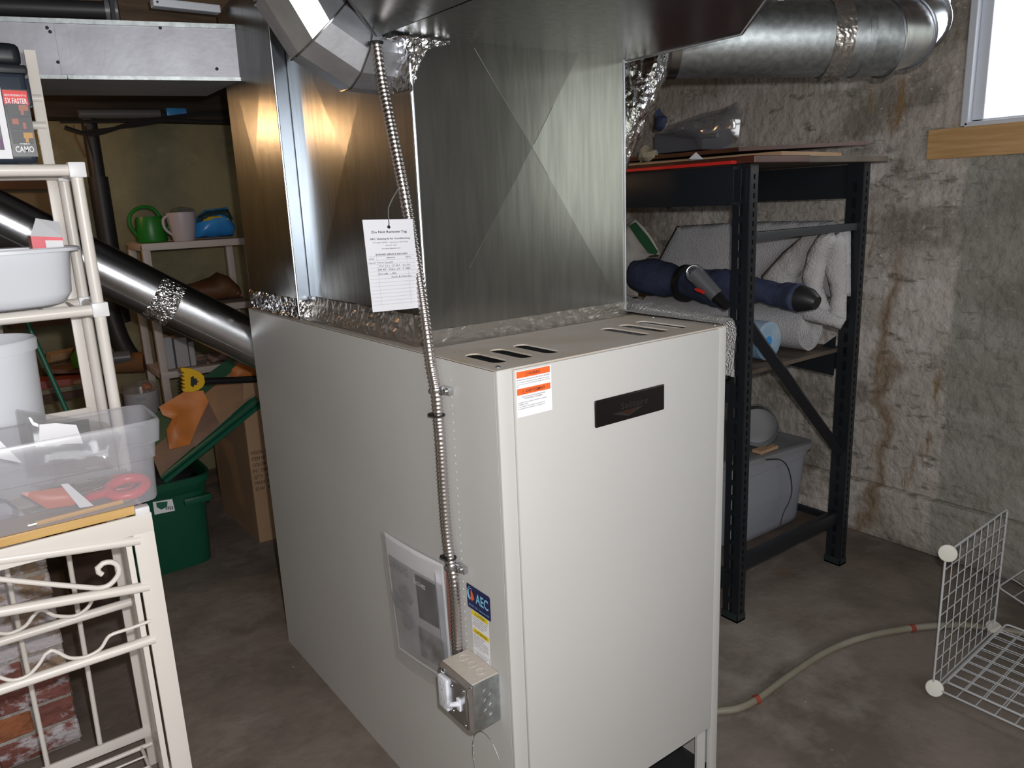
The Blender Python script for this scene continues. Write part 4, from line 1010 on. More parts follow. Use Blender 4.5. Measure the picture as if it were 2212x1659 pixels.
rod('scroll', [(201, 1292), (190, 1312), (170, 1327), (150, 1332), (115, 1329), (100, 1320), (86, 1318), (72, 1330), (55, 1352), (25, 1367), (0, 1368), (-30, 1360)], 0.71, 0.0040)
for px in ([(140, 1150), (216, 1606)], [(6, 1190), (104, 1659)]):
    rod('back_wire', px, RY + 0.0, 0.0058)
# bottom wire shelf
zb = 0.10
bm = nb(); bx(bm, (XL, RY - 0.004, zb - 0.012), (XR - 0.01, RY + 0.004, zb + 0.016), 0.002); obj('bottom_rail', bm, C_, br, True)
bm = nb(); cyl(bm, (XL, RY - 0.055, zb), (XR - 0.02, RY - 0.055, zb), 0.006, 10); obj('bottom_rail', bm, C_, br, True)
bm = nb(); bx(bm, (XR - 0.010, FY, zb - 0.012), (XR - 0.004, RY, zb + 0.012), 0.001); obj('bottom_side_rail', bm, C_, br, True)
bm = nb(); cyl(bm, (XR - 0.045, FY + 0.02, zb), (XR - 0.045, RY - 0.055, zb), 0.004, 8); obj('bottom_side_rail', bm, C_, br, True)
for k in range(7):
    y_ = RY - 0.10 - k * 0.045
    bm = nb(); cyl(bm, (XL, y_, zb + 0.003), (XR - 0.045, y_, zb + 0.003), 0.0026, 6); obj('shelf_wire', bm, C_, br, True)
bm = nb(); cyl(bm, (XL, FY + 0.02, zb), (XR - 0.03, FY + 0.02, zb), 0.006, 10); obj('bottom_rail', bm, C_, br, True)

# ---- items on the baker's rack
# charcoal bin with printed card
yb = 0.762
xr = aty(92, 350, yb).x; zt_ = aty(85, 118, yb).z; z0_ = 1.5095
bn = thing('storage_bin', 'charcoal plastic bin with a red and black printed card, on the top shelf', 'bin', (xr - 0.17, yb + 0.07, z0_))
bm = nb()
def binbox(bm, x0, x1, y0, y1, z0, z1, tap, th, bev):
    bx(bm, (x0, y0, z0), (x1, y1, z1), bev, 3)
    zc = (z0 + z1) / 2
    for v_ in bm.verts:
        t = (v_.co.z - z0) / (z1 - z0); k = 1 + tap * t
        v_.co.x = (x0 + x1) / 2 + (v_.co.x - (x0 + x1) / 2) * k; v_.co.y = (y0 + y1) / 2 + (v_.co.y - (y0 + y1) / 2) * k
    top = [f for f in bm.faces if f.calc_center_median().z > z1 - bev * 0.4]
    return top
binbox(bm, xr - 0.34, xr - 0.006, yb, yb + 0.14, z0_, z0_ + 0.17, -0.03 + 0.05, 0, 0.012)
obj('tub', bm, M['binblack'], bn, True)
bm = nb(); bx(bm, (xr - 0.352, yb - 0.006, z0_ + 0.165), (xr + 0.002, yb + 0.146, z0_ + 0.182), 0.006, 2); bx(bm, (xr - 0.345, yb + 0.0, z0_ + 0.180), (xr - 0.004, yb + 0.138, z0_ + 0.222), 0.016, 3)
obj('lid', bm, M['rackblack'], bn, True)
bm = nb(); bx(bm, (xr - 0.01, yb + 0.02, z0_ + 0.11), (xr + 0.004, yb + 0.05, z0_ + 0.16), 0.004, 2); obj('latch', bm, M['binblack'], bn, True)
cfx = aty(0, 250, yb - 0.004)
Oc = aty(2, 192, yb - 0.006); wl_ = (aty(58, 197, yb - 0.006) - Oc).length; hl_ = aty(8, 192, yb - 0.006).z - aty(70, 338, yb - 0.006).z
bm = nb(); patch(bm, Oc + V((0, 0, 0)), X, Z, 0, -hl_, wl_, 0, 0.0, 0.0006); pc_ = obj('printed_card', bm, M['plate'], bn, label='black card with a red header strip')
bm = nb(); patch(bm, Oc, X, Z, 0.001, -0.028, wl_ - 0.001, -0.002, 0.0012); obj('red_header', bm, M['redp'], pc_)
lettering('lettering', [('DECK FASTENING UP TO', wl_ / 2, -0.0125, 0.0035, wl_ * 0.85, 'C'), ('5X FASTER', wl_ / 2, -0.0255, 0.0095, wl_ * 0.86, 'C'), ('POWERED BY', wl_ * 0.55, -hl_ + 0.022, 0.003, wl_ * 0.4, 'C'), ('CAMO', wl_ / 2, -hl_ + 0.008, 0.011, wl_ * 0.74, 'C')], Oc, X, Z, M['paper'], pc_, lift=0.0018, weight=0.02)
for k in range(3):
    bm = nb(); z_ = -hl_ * (0.21 + k * 0.205); sq = hl_ * 0.185; patch(bm, Oc, X, Z, 0.004, z_ - sq, wl_ - 0.004, z_, 0.0014); ph = obj('photo_square', bm, mat('photo_grey', (0.10, 0.10, 0.11), 0.5), pc_)
    bm = nb(); patch(bm, Oc, X, Z, wl_ * (0.55 if k != 1 else 0.2), z_ - sq * 0.55, wl_ * (0.92 if k != 1 else 0.45), z_ - sq * 0.1, 0.002); patch(bm, Oc, X, Z, wl_ * 0.6, z_ - sq * 0.9, wl_ * 0.72, z_ - sq * 0.4, 0.0021); obj('photo_hand', bm, mat('photo_skin', (0.42, 0.16, 0.12) if k < 2 else (0.55, 0.30, 0.08), 0.5), pc_)
bm = nb(); patch(bm, Oc, X, Z, -0.16, -hl_ - 0.004, -0.001, 0.004, -0.0005, 0.0006); ws = obj('white_sheet', bm, M['paper'], bn)
bm = nb(); patch(bm, Oc, X, Z, -0.15, -hl_ + 0.012, -0.012, -0.01, 0.0006); obj('sheet_picture', bm, mat('purple_picture_print', (0.12, 0.05, 0.14), 0.5, col2=(0.2, 0.22, 0.2), vscale=30), ws)

# white dish basin
yb = 0.765
xr = aty(158, 600, 0.80).x
ba = thing('dish_basin', 'white rounded dish basin on the middle shelf', 'basin', (xr - 0.17, 0.84, 1.2295))
bxc, byc = xr - 0.172, 0.835
def sup_(hx, hy, z, n_=40, e=3.2):
    o_ = []
    for k in range(n_):
        t = 2 * PI * k / n_; c_, s_2 = math.cos(t), math.sin(t)
        o_.append(V((bxc + hx * math.copysign(abs(c_) ** (2 / e), c_), byc + hy * math.copysign(abs(s_2) ** (2 / e), s_2), z)))
    return o_
def loft(bm, rings, close_first=True):
    rr = [[bm.verts.new(p) for p in r_] for r_ in rings]
    for a, b in zip(rr, rr[1:]):
        n_ = len(a)
        for j in range(n_): bm.faces.new((a[j], a[(j + 1) % n_], b[(j + 1) % n_], b[j]))
    if close_first: bm.faces.new(rr[0][::-1])
    return rr
bm = nb()
zz = 1.2295
rs = [sup_(0.135, 0.060, zz), sup_(0.155, 0.073, zz + 0.006), sup_(0.168, 0.082, zz + 0.025), sup_(0.176, 0.088, zz + 0.105), sup_(0.178, 0.09, zz + 0.112), sup_(0.192, 0.098, zz + 0.114), sup_(0.195, 0.1, zz + 0.110), sup_(0.195, 0.1, zz + 0.116), sup_(0.190, 0.097, zz + 0.119), sup_(0.172, 0.085, zz + 0.117), sup_(0.164, 0.078, zz + 0.03), sup_(0.14, 0.06, zz + 0.01)]
rr = loft(bm, rs); bm.faces.new(rr[-1])
obj('basin_shell', bm, M['white'], ba, True)
bxr = thing('red_carton', 'red and white small carton standing in the white basin', 'box', aty(105, 535, 0.83))
a0 = aty(66, 510, 0.80); a1 = aty(142, 525, 0.80)
dv = (a1 - a0); dv.z = 0; dv.normalize(); wv = 0.056
pc = V((a0.x, 0.80, zz + 0.05)); ztop = a0.z
bm = nb(); poly(bm, [pc, pc + dv * wv, V((pc.x + dv.x * wv, pc.y + dv.y * wv, ztop - 0.006)), V((pc.x, pc.y, ztop))], (0.0, 0.055, 0)); obj('carton', bm, M['redbox'], bxr)
bm = nb(); poly(bm, [V((pc.x, pc.y - 0.001, ztop)), V((pc.x + wv, pc.y - 0.001, ztop - 0.006)), V((pc.x + wv + 0.003, pc.y + 0.035, ztop + 0.024)), V((pc.x + 0.018, pc.y + 0.035, ztop + 0.034))], (0, 0.001, 0.001)); obj('lid_flap', bm, M['paper'], bxr)
bm = nb(); poly(bm, [V((pc.x + 0.024, pc.y - 0.001, ztop - 0.010)), V((pc.x + 0.055, pc.y - 0.001, ztop - 0.012)), V((pc.x + 0.055, pc.y - 0.001, ztop - 0.03)), V((pc.x + 0.024, pc.y - 0.001, ztop - 0.03))]); obj('white_print', bm, M['paper'], bxr)

# tall white bucket on the wood top
yb = 0.80
edge = aty(84, 770, yb); bcx = edge.x - 0.105
bk = thing('bucket', 'tall white plastic bucket on the wooden top', 'bucket', (bcx, yb, 0.8625))
zt_ = aty(40, 728, yb).z - 0.0
bm = nb(); H_ = zt_ - 0.8625
lathe(bm, (bcx, yb, 0.8625), [(0, 0), (0.088, 0), (0.093, 0.006), (0.101, H_ - 0.025), (0.106, H_ - 0.024), (0.107, H_ - 0.004), (0.104, H_), (0.101, H_ - 0.003), (0.097, H_ - 0.02), (0.090, 0.01), (0, 0.008)], 56)
obj('bucket_shell', bm, M['white'], bk, True)
# white cylinder / papers at left
bm = nb(); xq = aty(42, 800, 0.60).x
# clear shoebox
y0, y1 = 0.505, 0.640
xr = aty(347, 1080, y0).x; z0_ = 0.863
zt_ = aty(365, 897, y0).z
cb = thing('clear_box', 'open clear plastic shoebox of small hardware on the wooden top', 'box', (xr - 0.19, 0.6, z0_))
bxc, byc = xr - 0.19, (y0 + y1) / 2
hx, hy, hz = 0.19, (y1 - y0) / 2, zt_ - z0_
def rr_(fx, z, ad=0.0): return sup_(hx * fx + ad, hy * fx + ad, z, 48, 9)
bm = nb()
rr = loft(bm, [rr_(0.985, z0_ + 0.001), rr_(1.0, z0_ + 0.006), rr_(1.02, z0_ + hz * 0.52), rr_(1.02, z0_ + hz * 0.53, 0.0035), rr_(1.035, z0_ + hz * 0.72, 0.004), rr_(1.035, z0_ + hz * 0.725, 0.011), rr_(1.05, z0_ + hz * 0.96, 0.013), rr_(1.05, z0_ + hz, 0.010), rr_(1.05, z0_ + hz * 0.985, 0.005)])
obj('box_shell', bm, M['clearbin'], cb, True)
def on_tray(px, py, z=z0_ + 0.006): return atz(px, py, z)
# scissors
sc_ = thing('scissors', 'scissors with red handles lying in the clear box', 'scissors', (xr - 0.05, y0 + 0.06, z0_ + 0.004))
c = V((xr - 0.046, y0 + 0.055, z0_ + 0.022))
def eye(c, r0, r1, th, tilt, n_=28):
    bm = nb(); ex = V((math.cos(tilt), 0.0, math.sin(tilt))); ey = V((0, 0.75, 0.35)).normalized()
    tube(bm, [c + ex * r0 * math.cos(t) + ey * r1 * math.sin(t) for t in [2 * PI * k / n_ for k in range(n_)]], th, 10, closed=True); return bm
obj('handle', eye(c, 0.033, 0.024, 0.0105, 0.06), M['scissor'], sc_, True)
obj('handle', eye(c + V((-0.005, 0.05, -0.004)), 0.026, 0.018, 0.0065, 0.0), M['scissor'], sc_, True)
bm = nb(); tube(bm, [c + V((-0.028, -0.004, 0)), c + V((-0.075, 0.014, -0.010))], [0.010, 0.006], 8); tube(bm, [c + V((-0.028, 0.046, -0.004)), c + V((-0.075, 0.016, -0.010))], [0.008, 0.006], 8); obj('handle_shank', bm, M['scissor'], sc_, True)
bm = nb(); poly(bm, [c + V((-0.07, 0.008, -0.012)), c + V((-0.07, 0.024, -0.012)), c + V((-0.17, 0.03, -0.015))], (0, 0, 0.0015)); obj('blade', bm, M['steel'], sc_)
bm = nb(); poly(bm, [c + V((-0.07, 0.010, -0.010)), c + V((-0.07, 0.022, -0.010)), c + V((-0.165, 0.012, -0.012))], (0, 0, 0.0015)); obj('blade', bm, M['steel'], sc_)
# pencil
pa, pb = V((aty(75, 1108, y0 + 0.012).x, y0 + 0.016, z0_ + 0.0055)), V((aty(265, 1075, y0 + 0.012).x, y0 + 0.022, z0_ + 0.0065))
pn = thing('pencil', 'yellow pencil lying along the front of the clear box', 'pencil', pa)
pd = (pb - pa).normalized()
bm = nb(); cyl(bm, pa, pb, 0.0046, 6); obj('shaft', bm, M['pencil'], pn)
bm = nb(); tube(bm, [pb, pb + pd * 0.018], [0.0038, 0.0005], 8); obj('sharpened_tip', bm, M['card'], pn)
bm = nb(); cyl(bm, pa - pd * 0.014, pa, 0.004, 10); obj('ferrule', bm, M['nail'], pn)
# nails: a loose heap nobody could count
bm = nb(); rn = random.Random(3)
for k in range(70):
    p = V((xr - 0.10 + rn.uniform(-0.075, 0.05), y0 + 0.10 + rn.uniform(-0.03, 0.06), z0_ + 0.012 + rn.uniform(0, 0.022))); a = rn.uniform(-0.5, 0.5) + (PI if k % 2 else 0); d = V((math.cos(a), math.sin(a) * 0.5, rn.uniform(-0.12, 0.12))).normalized() * 0.03
    tube(bm, [p - d, p + d], 0.0011, 5); tube(bm, [p + d, p + d * 1.03], 0.003, 6)
tag(obj('nails', bm, M['nail'], None, kind='stuff'), 'loose heap of thin brass coloured nails in the clear box', 'nails')
# packets
pk = thing('seed_packet', 'crumpled orange and white packet inside the clear box', 'packet', (xr - 0.19, y0 + 0.06, z0_ + 0.004))
bm = nb(); puff(bm, [V((xr - 0.22, y0 + 0.05, z0_ + 0.058)), V((xr - 0.14, y0 + 0.035, z0_ + 0.055)), V((xr - 0.12, y0 + 0.03, z0_ + 0.016)), V((xr - 0.185, y0 + 0.04, z0_ + 0.020))], (0, -1, 0.3), 0.008, 0.012, 0.006, 30); obj('packet_front', bm, M['packet'], pk, True)
bm = nb(); poly(bm, [V((xr - 0.158, y0 + 0.024, z0_ + 0.066)), V((xr - 0.146, y0 + 0.024, z0_ + 0.064)), V((xr - 0.112, y0 + 0.02, z0_ + 0.012)), V((xr - 0.135, y0 + 0.02, z0_ + 0.014))], (0, 0.001, 0)); obj('white_margin', bm, M['paper'], pk)
bm = nb(); puff(bm, [V((xr - 0.37, y0 + 0.06, z0_ + 0.012)), V((xr - 0.36, y0 + 0.06, z0_ + 0.065)), V((xr - 0.29, y0 + 0.06, z0_ + 0.078)), V((xr - 0.24, y0 + 0.05, z0_ + 0.05)), V((xr - 0.22, y0 + 0.05, z0_ + 0.014))], (0, -1, 0.4), 0.022, 0.01, 0.014, 22); tag(obj('rag', bm, M['glove'], None, True), 'crumpled grey white rag inside the clear box', 'rag')
# plastic film bag sticking out of the box
bm = nb()
fo = [aty(a, b, 0.615) for a, b in ((35, 884), (70, 890), (110, 897), (160, 903), (230, 912), (262, 940), (250, 1010), (60, 1030))]
puff(bm, fo, (0, -1, 0.1), 0.012, 0.016, 0.006, 25); fb_ = obj('film_bag', bm, M['clearfilm'], None, True); tag(fb_, 'clear film bag sticking up out of the clear box', 'bag')
bm = nb(); poly(bm, [aty(85, 917, 0.60), aty(120, 914, 0.60), aty(165, 918, 0.60), aty(180, 958, 0.60), aty(84, 960, 0.60)], (0, 0.001, 0)); tag(obj('paper_slip', bm, M['paper']), 'white paper slip behind the clear film bag', 'paper')
bm = nb(); poly(bm, [aty(-30, 922, 0.53), aty(0, 952, 0.53), aty(48, 1000, 0.53), aty(-30, 985, 0.53)], (0, 0.001, 0)); tag(obj('paper_corner', bm, M['paper']), 'white folded paper corner poking from the clear box end', 'paper')

# ================================================================== BACK LEFT: WALL PIPES, WHITE SHELF AND CLUTTER
YB = 3.3
dp = thing('drain_pipe', 'thick black iron drain pipe standing against the yellow wall', 'pipe', aty(205, 640, 3.16))
bm = nb(); pA = aty(192, 262, 3.15); pB = aty(208, 420, 3.15); pC = V((pB.x, 3.15, 0.35))
cyl(bm, V((pA.x, 3.15, 1.86)), V((pA.x, 3.15, pB.z + 0.06)), 0.034, 16); obj('upper_pipe', bm, M['iron'], dp, True)
bm = nb(); cyl(bm, V((pA.x, 3.15, pB.z + 0.08)), V((pA.x, 3.15, 0.9)), 0.044, 16); obj('lower_pipe', bm, M['iron'], dp, True)
bm = nb(); tube(bm, catmull([V((pA.x, 3.15, 0.98)), aty(235, 660, 3.12), aty(262, 740, 3.08), aty(300, 795, 3.02)], 0.03), 0.045, 16); obj('curved_branch', bm, M['iron'], dp, True)
bm = nb(); cyl(bm, aty(240, 785, 3.05), aty(312, 782, 3.0), 0.05, 14); obj('rusty_collar', bm, M['rust'], dp, True)
bm = nb(); cyl(bm, aty(235, 775, 3.02), aty(282, 770, 3.0), 0.032, 14); obj('pale_coupling', bm, M['greyplastic'], dp, True)
ww = thing('cable_bundle', 'dark cables sagging below the joists in front of the yellow wall', 'cable', aty(350, 255, 3.0))
for k, px in enumerate(([(140, 275), (200, 290), (280, 268), (350, 258), (430, 262), (505, 262)], [(130, 262), (230, 262), (320, 258), (345, 256), (440, 245), (505, 250)], [(190, 283), (290, 272), (350, 262), (400, 252), (505, 238)])):
    bm = nb(); tube(bm, catmull([aty(a, b, 3.02) for a, b in px], 0.03), 0.010 - 0.002 * k, 6); obj('strand', bm, M['iron'], ww, True)
bm = nb(); tube(bm, catmull([aty(158, 270, 3.1), aty(165, 300, 3.1), aty(185, 340, 3.1)], 0.02), 0.004, 5); obj('strand', bm, M['rust'], ww, True)
bm = nb(); cyl(bm, aty(170, 246, 3.10), aty(345, 246, 3.10), 0.021, 12); tag(obj('grey_tube', bm, M['greyplastic'], None, True), 'grey tube lying level under the joists', 'pipe')
bm = nb(); bx(bm, aty(362, 250, 3.08), aty(398, 236, 3.119), 0.004); tag(obj('wrapped_item', bm, M['bagblue'], None, True), 'small blue wrapped thing tucked under the joists', 'packet')

# wooden panel leaning on the wall behind the flue
wp_ = thing('framed_panel', 'old brown framed wooden panel against the yellow wall behind the flue', 'panel', aty(60, 700, 3.2))
def slab(name, pts, y_, th, m_, par):
    bm = nb(); poly(bm, [aty(a, b, y_) for a, b in pts], (0, th, 0)); return obj(name, bm, m_, par)
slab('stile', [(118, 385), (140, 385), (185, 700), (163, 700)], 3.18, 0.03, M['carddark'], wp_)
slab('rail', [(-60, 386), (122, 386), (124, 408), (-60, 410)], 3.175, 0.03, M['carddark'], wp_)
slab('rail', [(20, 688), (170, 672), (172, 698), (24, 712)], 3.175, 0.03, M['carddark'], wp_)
slab('panel_board', [(-60, 405), (125, 405), (165, 690), (-60, 700)], 3.20, 0.02, mat('tan_board', (0.17, 0.125, 0.07), 0.8, var=0.15, vscale=3), wp_)

# white plastic shelf unit
su = thing('shelf_unit', 'pinkish white plastic shelf unit against the yellow wall', 'shelf', (0.3, 2.85, 0))
SF, SBk = 2.66, 2.98
pts_l = aty(305, 525, SF).x; pts_r = aty(543, 517, SF).x
SW = M['shelfwhite']
levels = [aty(420, 520, SF).z, aty(540, 650, SF).z, aty(440, 792, SF).z]
levels.append(levels[2] - (levels[1] - levels[2]))
for z in levels:
    bm = nb(); bx(bm, (pts_l, SF, z - 0.032), (pts_r, SF + 0.014, z), 0.004); bx(bm, (pts_l, SBk, z - 0.032), (pts_r, SBk + 0.014, z), 0.004)
    bx(bm, (pts_l, SF + 0.014, z - 0.032), (pts_l + 0.014, SBk, z), 0.003); bx(bm, (pts_r - 0.014, SF + 0.014, z - 0.032), (pts_r, SBk, z), 0.003); bx(bm, (pts_l + 0.01, SF + 0.01, z - 0.010), (pts_r - 0.01, SBk + 0.004, z - 0.002))
    obj('shelf_board', bm, SW, su, True)
for x in (pts_l + 0.0, pts_r - 0.034):
    for y_ in (SF + 0.002, SBk - 0.022):
        bm = nb(); bx(bm, (x, y_, 0), (x + 0.034, y_ + 0.034, levels[0] - 0.004), 0.006); obj('leg', bm, SW, su, True)
z1s = levels[0]
# watering can
wc = aty(330, 522, 2.83); wc.z = z1s
can = thing('watering_can', 'green plastic watering can on the top of the shelf unit', 'watering can', wc)
bm = nb(); lathe(bm, wc, [(0, 0), (0.062, 0), (0.066, 0.01), (0.060, 0.10), (0.055, 0.115), (0.048, 0.115), (0.052, 0.02), (0, 0.01)], 28); obj('can_body', bm, M['can'], can, True)
bm = nb(); tube(bm, catmull([wc + V((-0.058, 0, 0.03)), wc + V((-0.085, 0, 0.08)), wc + V((-0.075, 0, 0.13)), wc + V((-0.03, 0, 0.158)), wc + V((0.02, 0, 0.15)), wc + V((0.048, 0, 0.11))], 0.01), 0.008, 8); obj('handle', bm, M['can'], can, True)
bm = nb(); tube(bm, [wc + V((0.055, 0, 0.035)), wc + V((0.10, 0, 0.09)), wc + V((0.135, 0, 0.145))], [0.018, 0.012, 0.010], 10); obj('spout', bm, M['can'], can, True)
pt = aty(398, 520, 2.73); pt.z = z1s
pi = thing('pitcher', 'pale pink plastic pitcher beside the watering can', 'pitcher', pt)
bm = nb(); lathe(bm, pt, [(0, 0), (0.044, 0), (0.05, 0.02), (0.062, 0.10), (0.063, 0.128), (0.057, 0.128), (0.055, 0.10), (0.04, 0.012), (0, 0.01)], 28); obj('pitcher_body', bm, M['pitcher'], pi, True)
bm = nb(); tube(bm, catmull([pt + V((-0.05, -0.01, 0.03)), pt + V((-0.078, -0.01, 0.06)), pt + V((-0.080, -0.01, 0.10)), pt + V((-0.055, -0.01, 0.118))], 0.01), 0.006, 8); obj('handle', bm, M['pitcher'], pi, True)
bm = nb(); lathe(bm, pt + V((0.01, 0, 0.128)), [(0.055, 0), (0.045, 0.018), (0.0, 0.026)], 20); obj('smoky_lid', bm, M['smoke'], pi, True)
bg = aty(465, 520, 2.78); bg.z = z1s
dg_ = thing('seed_bag', 'blue bag with a yellow sunburst print on the top of the shelf unit', 'bag', bg)
y_ = 2.76
bm = nb(); puff(bm, [V((aty(a, 520, y_).x, y_, z1s + h_)) for a, h_ in ((422, 0.008), (420, 0.04), (428, 0.10), (450, 0.135), (480, 0.14), (500, 0.145), (498, 0.12), (512, 0.05), (505, 0.008))], (0, -1, 0), 0.055, 0.014, 0.006, 20); obj('bag_body', bm, M['bagblue'], dg_, True)
bm = nb(); puff(bm, [V((aty(a, 520, y_).x, y_ - 0.03, z1s + h_)) for a, h_ in ((425, 0.075), (431, 0.105), (452, 0.132), (482, 0.138), (498, 0.14), (505, 0.08), (470, 0.088))], (0, -1, 0.4), 0.022, 0.014); obj('dark_top_print', bm, M['bagdark'], dg_, True)
bm = nb(); puff(bm, [V((aty(a, 520, y_).x, y_ - 0.048, z1s + h_)) for a, h_ in ((436, 0.082), (446, 0.105), (468, 0.112), (488, 0.10), (494, 0.082), (466, 0.088))], (0, -1, 0.5), 0.012, 0.012); obj('yellow_print', bm, M['bagyellow'], dg_, True)
# brown bag on the second shelf
z2s = levels[1]; y_ = 2.80
bm = nb(); puff(bm, [V((aty(a, 645, y_).x, y_, z2s + h_)) for a, h_ in ((400, 0.004), (395, 0.09), (425, 0.10), (460, 0.12), (475, 0.14), (500, 0.115), (520, 0.06), (524, 0.004))], (0, -1, 0), 0.09, 0.016, 0.01, 15); tag(obj('leather_bag', bm, M['brownbag'], None, True), 'brown slumped leather bag on the second shelf of the shelf unit', 'bag')
# cartons on the third shelf
z3s = levels[2]
for k, (a, b, h_, lb) in enumerate(((352, 378, 0.15, 'pale tall carton at the left end of the third shelf'), (382, 410, 0.14, 'pale tall carton in the middle of the third shelf'), (412, 424, 0.115, 'narrow pale carton, last of the row on the third shelf'))):
    x0 = aty(a, 780, 2.72).x; x1 = aty(b, 780, 2.72).x
    bm = nb(); bx(bm, (x0, 2.72, z3s), (x1, 2.84, z3s + h_), 0.004); tag(obj('carton', bm, M['pale']), lb, 'box', 'cartons on the third shelf')
bm = nb(); x0 = aty(450, 790, 2.70).x; x1 = aty(500, 790, 2.70).x
puff(bm, [V((x0, 2.72, z3s)), V((x0 + 0.01, 2.72, z3s + 0.05)), V((x1 - 0.02, 2.72, z3s + 0.06)), V((x1, 2.72, z3s))], (0, -1, 0), 0.05, 0.014, 0.01, 18); tag(obj('pink_cloth', bm, mat('dull_pink_cloth', (0.34, 0.22, 0.20), 0.8), None, True), 'dull pink cloth bundle at the end of the third shelf', 'cloth')
# paint pail with clear lid
pl = aty(313, 905, 2.58); 
pz = thing('paint_pail', 'grey white pail with orange things under a clear lid', 'pail', (pl.x, 2.58, aty(313, 905, 2.58).z))
zp = aty(313, 842, 2.58).z
bm = nb(); lathe(bm, (pl.x, 2.58, 0), [(0, 0), (0.066, 0), (0.072, zp - 0.01), (0.075, zp), (0, zp)], 32); obj('pail_body', bm, mat('grey_white_pail', (0.42, 0.39, 0.41), 0.5), pz, True)
bm = nb(); lathe(bm, (pl.x, 2.58, zp), [(0.074, 0), (0.07, 0.03), (0.04, 0.04), (0, 0.042)], 28); obj('clear_lid', bm, M['clearfilm'], pz, True)
bm = nb(); puff(bm, [V((pl.x, 2.57, zp)), V((pl.x + 0.01, 2.57, zp + 0.028)), V((pl.x + 0.04, 2.57, zp + 0.03)), V((pl.x + 0.055, 2.57, zp))], (0, -1, 0), 0.02, 0.01); obj('orange_fill', bm, M['orangesheet'], pz, True)
bm = nb(); bx(bm, (pl.x - 0.03, 2.504, zp - 0.03), (pl.x + 0.0, 2.509, zp - 0.018)); obj('print', bm, M['greyink'], pz)
# low bench with clutter seen between rack posts
bt = thing('low_bench', 'low rough wooden bench behind the cream rack', 'bench', (-0.42, 2.45, 0))
zb_ = aty(130, 850, 2.56).z
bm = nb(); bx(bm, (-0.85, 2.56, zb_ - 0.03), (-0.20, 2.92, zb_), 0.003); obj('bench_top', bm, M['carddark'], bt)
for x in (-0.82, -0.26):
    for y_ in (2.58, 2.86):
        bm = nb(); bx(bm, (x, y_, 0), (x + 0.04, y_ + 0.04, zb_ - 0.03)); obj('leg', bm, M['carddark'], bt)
def atb(a, b, y_=2.35): return aty(a, b, y_ + 0.27)
bm = nb(); q_ = [atb(85, 848), atb(192, 848), atb(190, 815), atb(85, 825)]; poly(bm, q_, (0, 0.12, 0)); tag(obj('red_tray', bm, mat('faded_red_plastic', (0.28, 0.045, 0.025), 0.5)), 'faded red tray on the low bench', 'tray')
bm = nb(); bx(bm, (atb(85, 870).x, 2.575, zb_), (atb(185, 870).x, 2.61, atb(100, 842, 2.31).z), 0.003); tag(obj('newspaper_stack', bm, mat('old_paper', (0.20, 0.17, 0.12), 0.8, var=0.2, vscale=30, stretch=(1, 1, 12))), 'stack of old grey brown papers on the low bench', 'papers')
bm = nb(); q_ = [atb(150, 845, 2.36), atb(195, 845, 2.36), atb(192, 812, 2.36), atb(155, 820, 2.36)]; puff(bm, q_, (0, -1, 0), 0.03, 0.014); tag(obj('tan_bundle', bm, M['card'], None, True), 'tan bundle beside the red tray on the bench', 'bundle')
bm = nb(); puff(bm, [atb(92, 812, 2.5), atb(190, 808, 2.5), atb(188, 775, 2.5), atb(140, 785, 2.5), atb(90, 795, 2.5)], (0, -1, 0), 0.06, 0.016, 0.01, 14); tag(obj('dark_bundle', bm, M['brownbag'], None, True), 'dark brown bundle above the red tray', 'bundle')
bm = nb(); puff(bm, [atb(98, 790, 2.55), atb(165, 775, 2.55), atb(160, 750, 2.55), atb(100, 762, 2.55)], (0, -1, 0), 0.03, 0.014); tag(obj('tan_roll', bm, mat('tan_paper_roll', (0.30, 0.17, 0.08), 0.7), None, True), 'tan roll lying on top of the dark bundle', 'roll')
bm = nb(); puff(bm, [atb(155, 800, 2.45), atb(195, 792, 2.45), atb(196, 745, 2.45), atb(170, 742, 2.45), atb(152, 770, 2.45)], (0, -1, 0), 0.05, 0.014, 0.01, 20); tag(obj('green_bag', bm, mat('bright_green_plastic', (0.05, 0.20, 0.01), 0.35), None, True), 'bright green crumpled plastic bag on the bench', 'bag')
bm = nb(); ga = aty(83, 752, 1.75); gb = aty(160, 925, 1.72); gd = (gb - ga).normalized(); gbase = gb + gd * ((gb.z) / -gd.z); cyl(bm, ga - gd * 0.1, gbase + V((0, 0, 0.004)), 0.008, 10); tag(obj('garden_stake', bm, M['greenlid'], None, True), 'thin dark green stake leaning behind the white bucket', 'stake')

# big cardboard carton with stencilled text, right of the green tote
ctx = thing('cardboard_carton', 'tall brown carton with stencilled text squeezed against the furnace', 'carton', (0.3, 2.3, 0))
g0 = atz(588, 1176, 0); g1 = atz(462, 1078, 0)
ed = V((0.94, -0.10, 0)).normalized()
zt1 = aty(512, 870, g0.y).z
near_b = g0 - V((0.055, 0, 0)) * 0
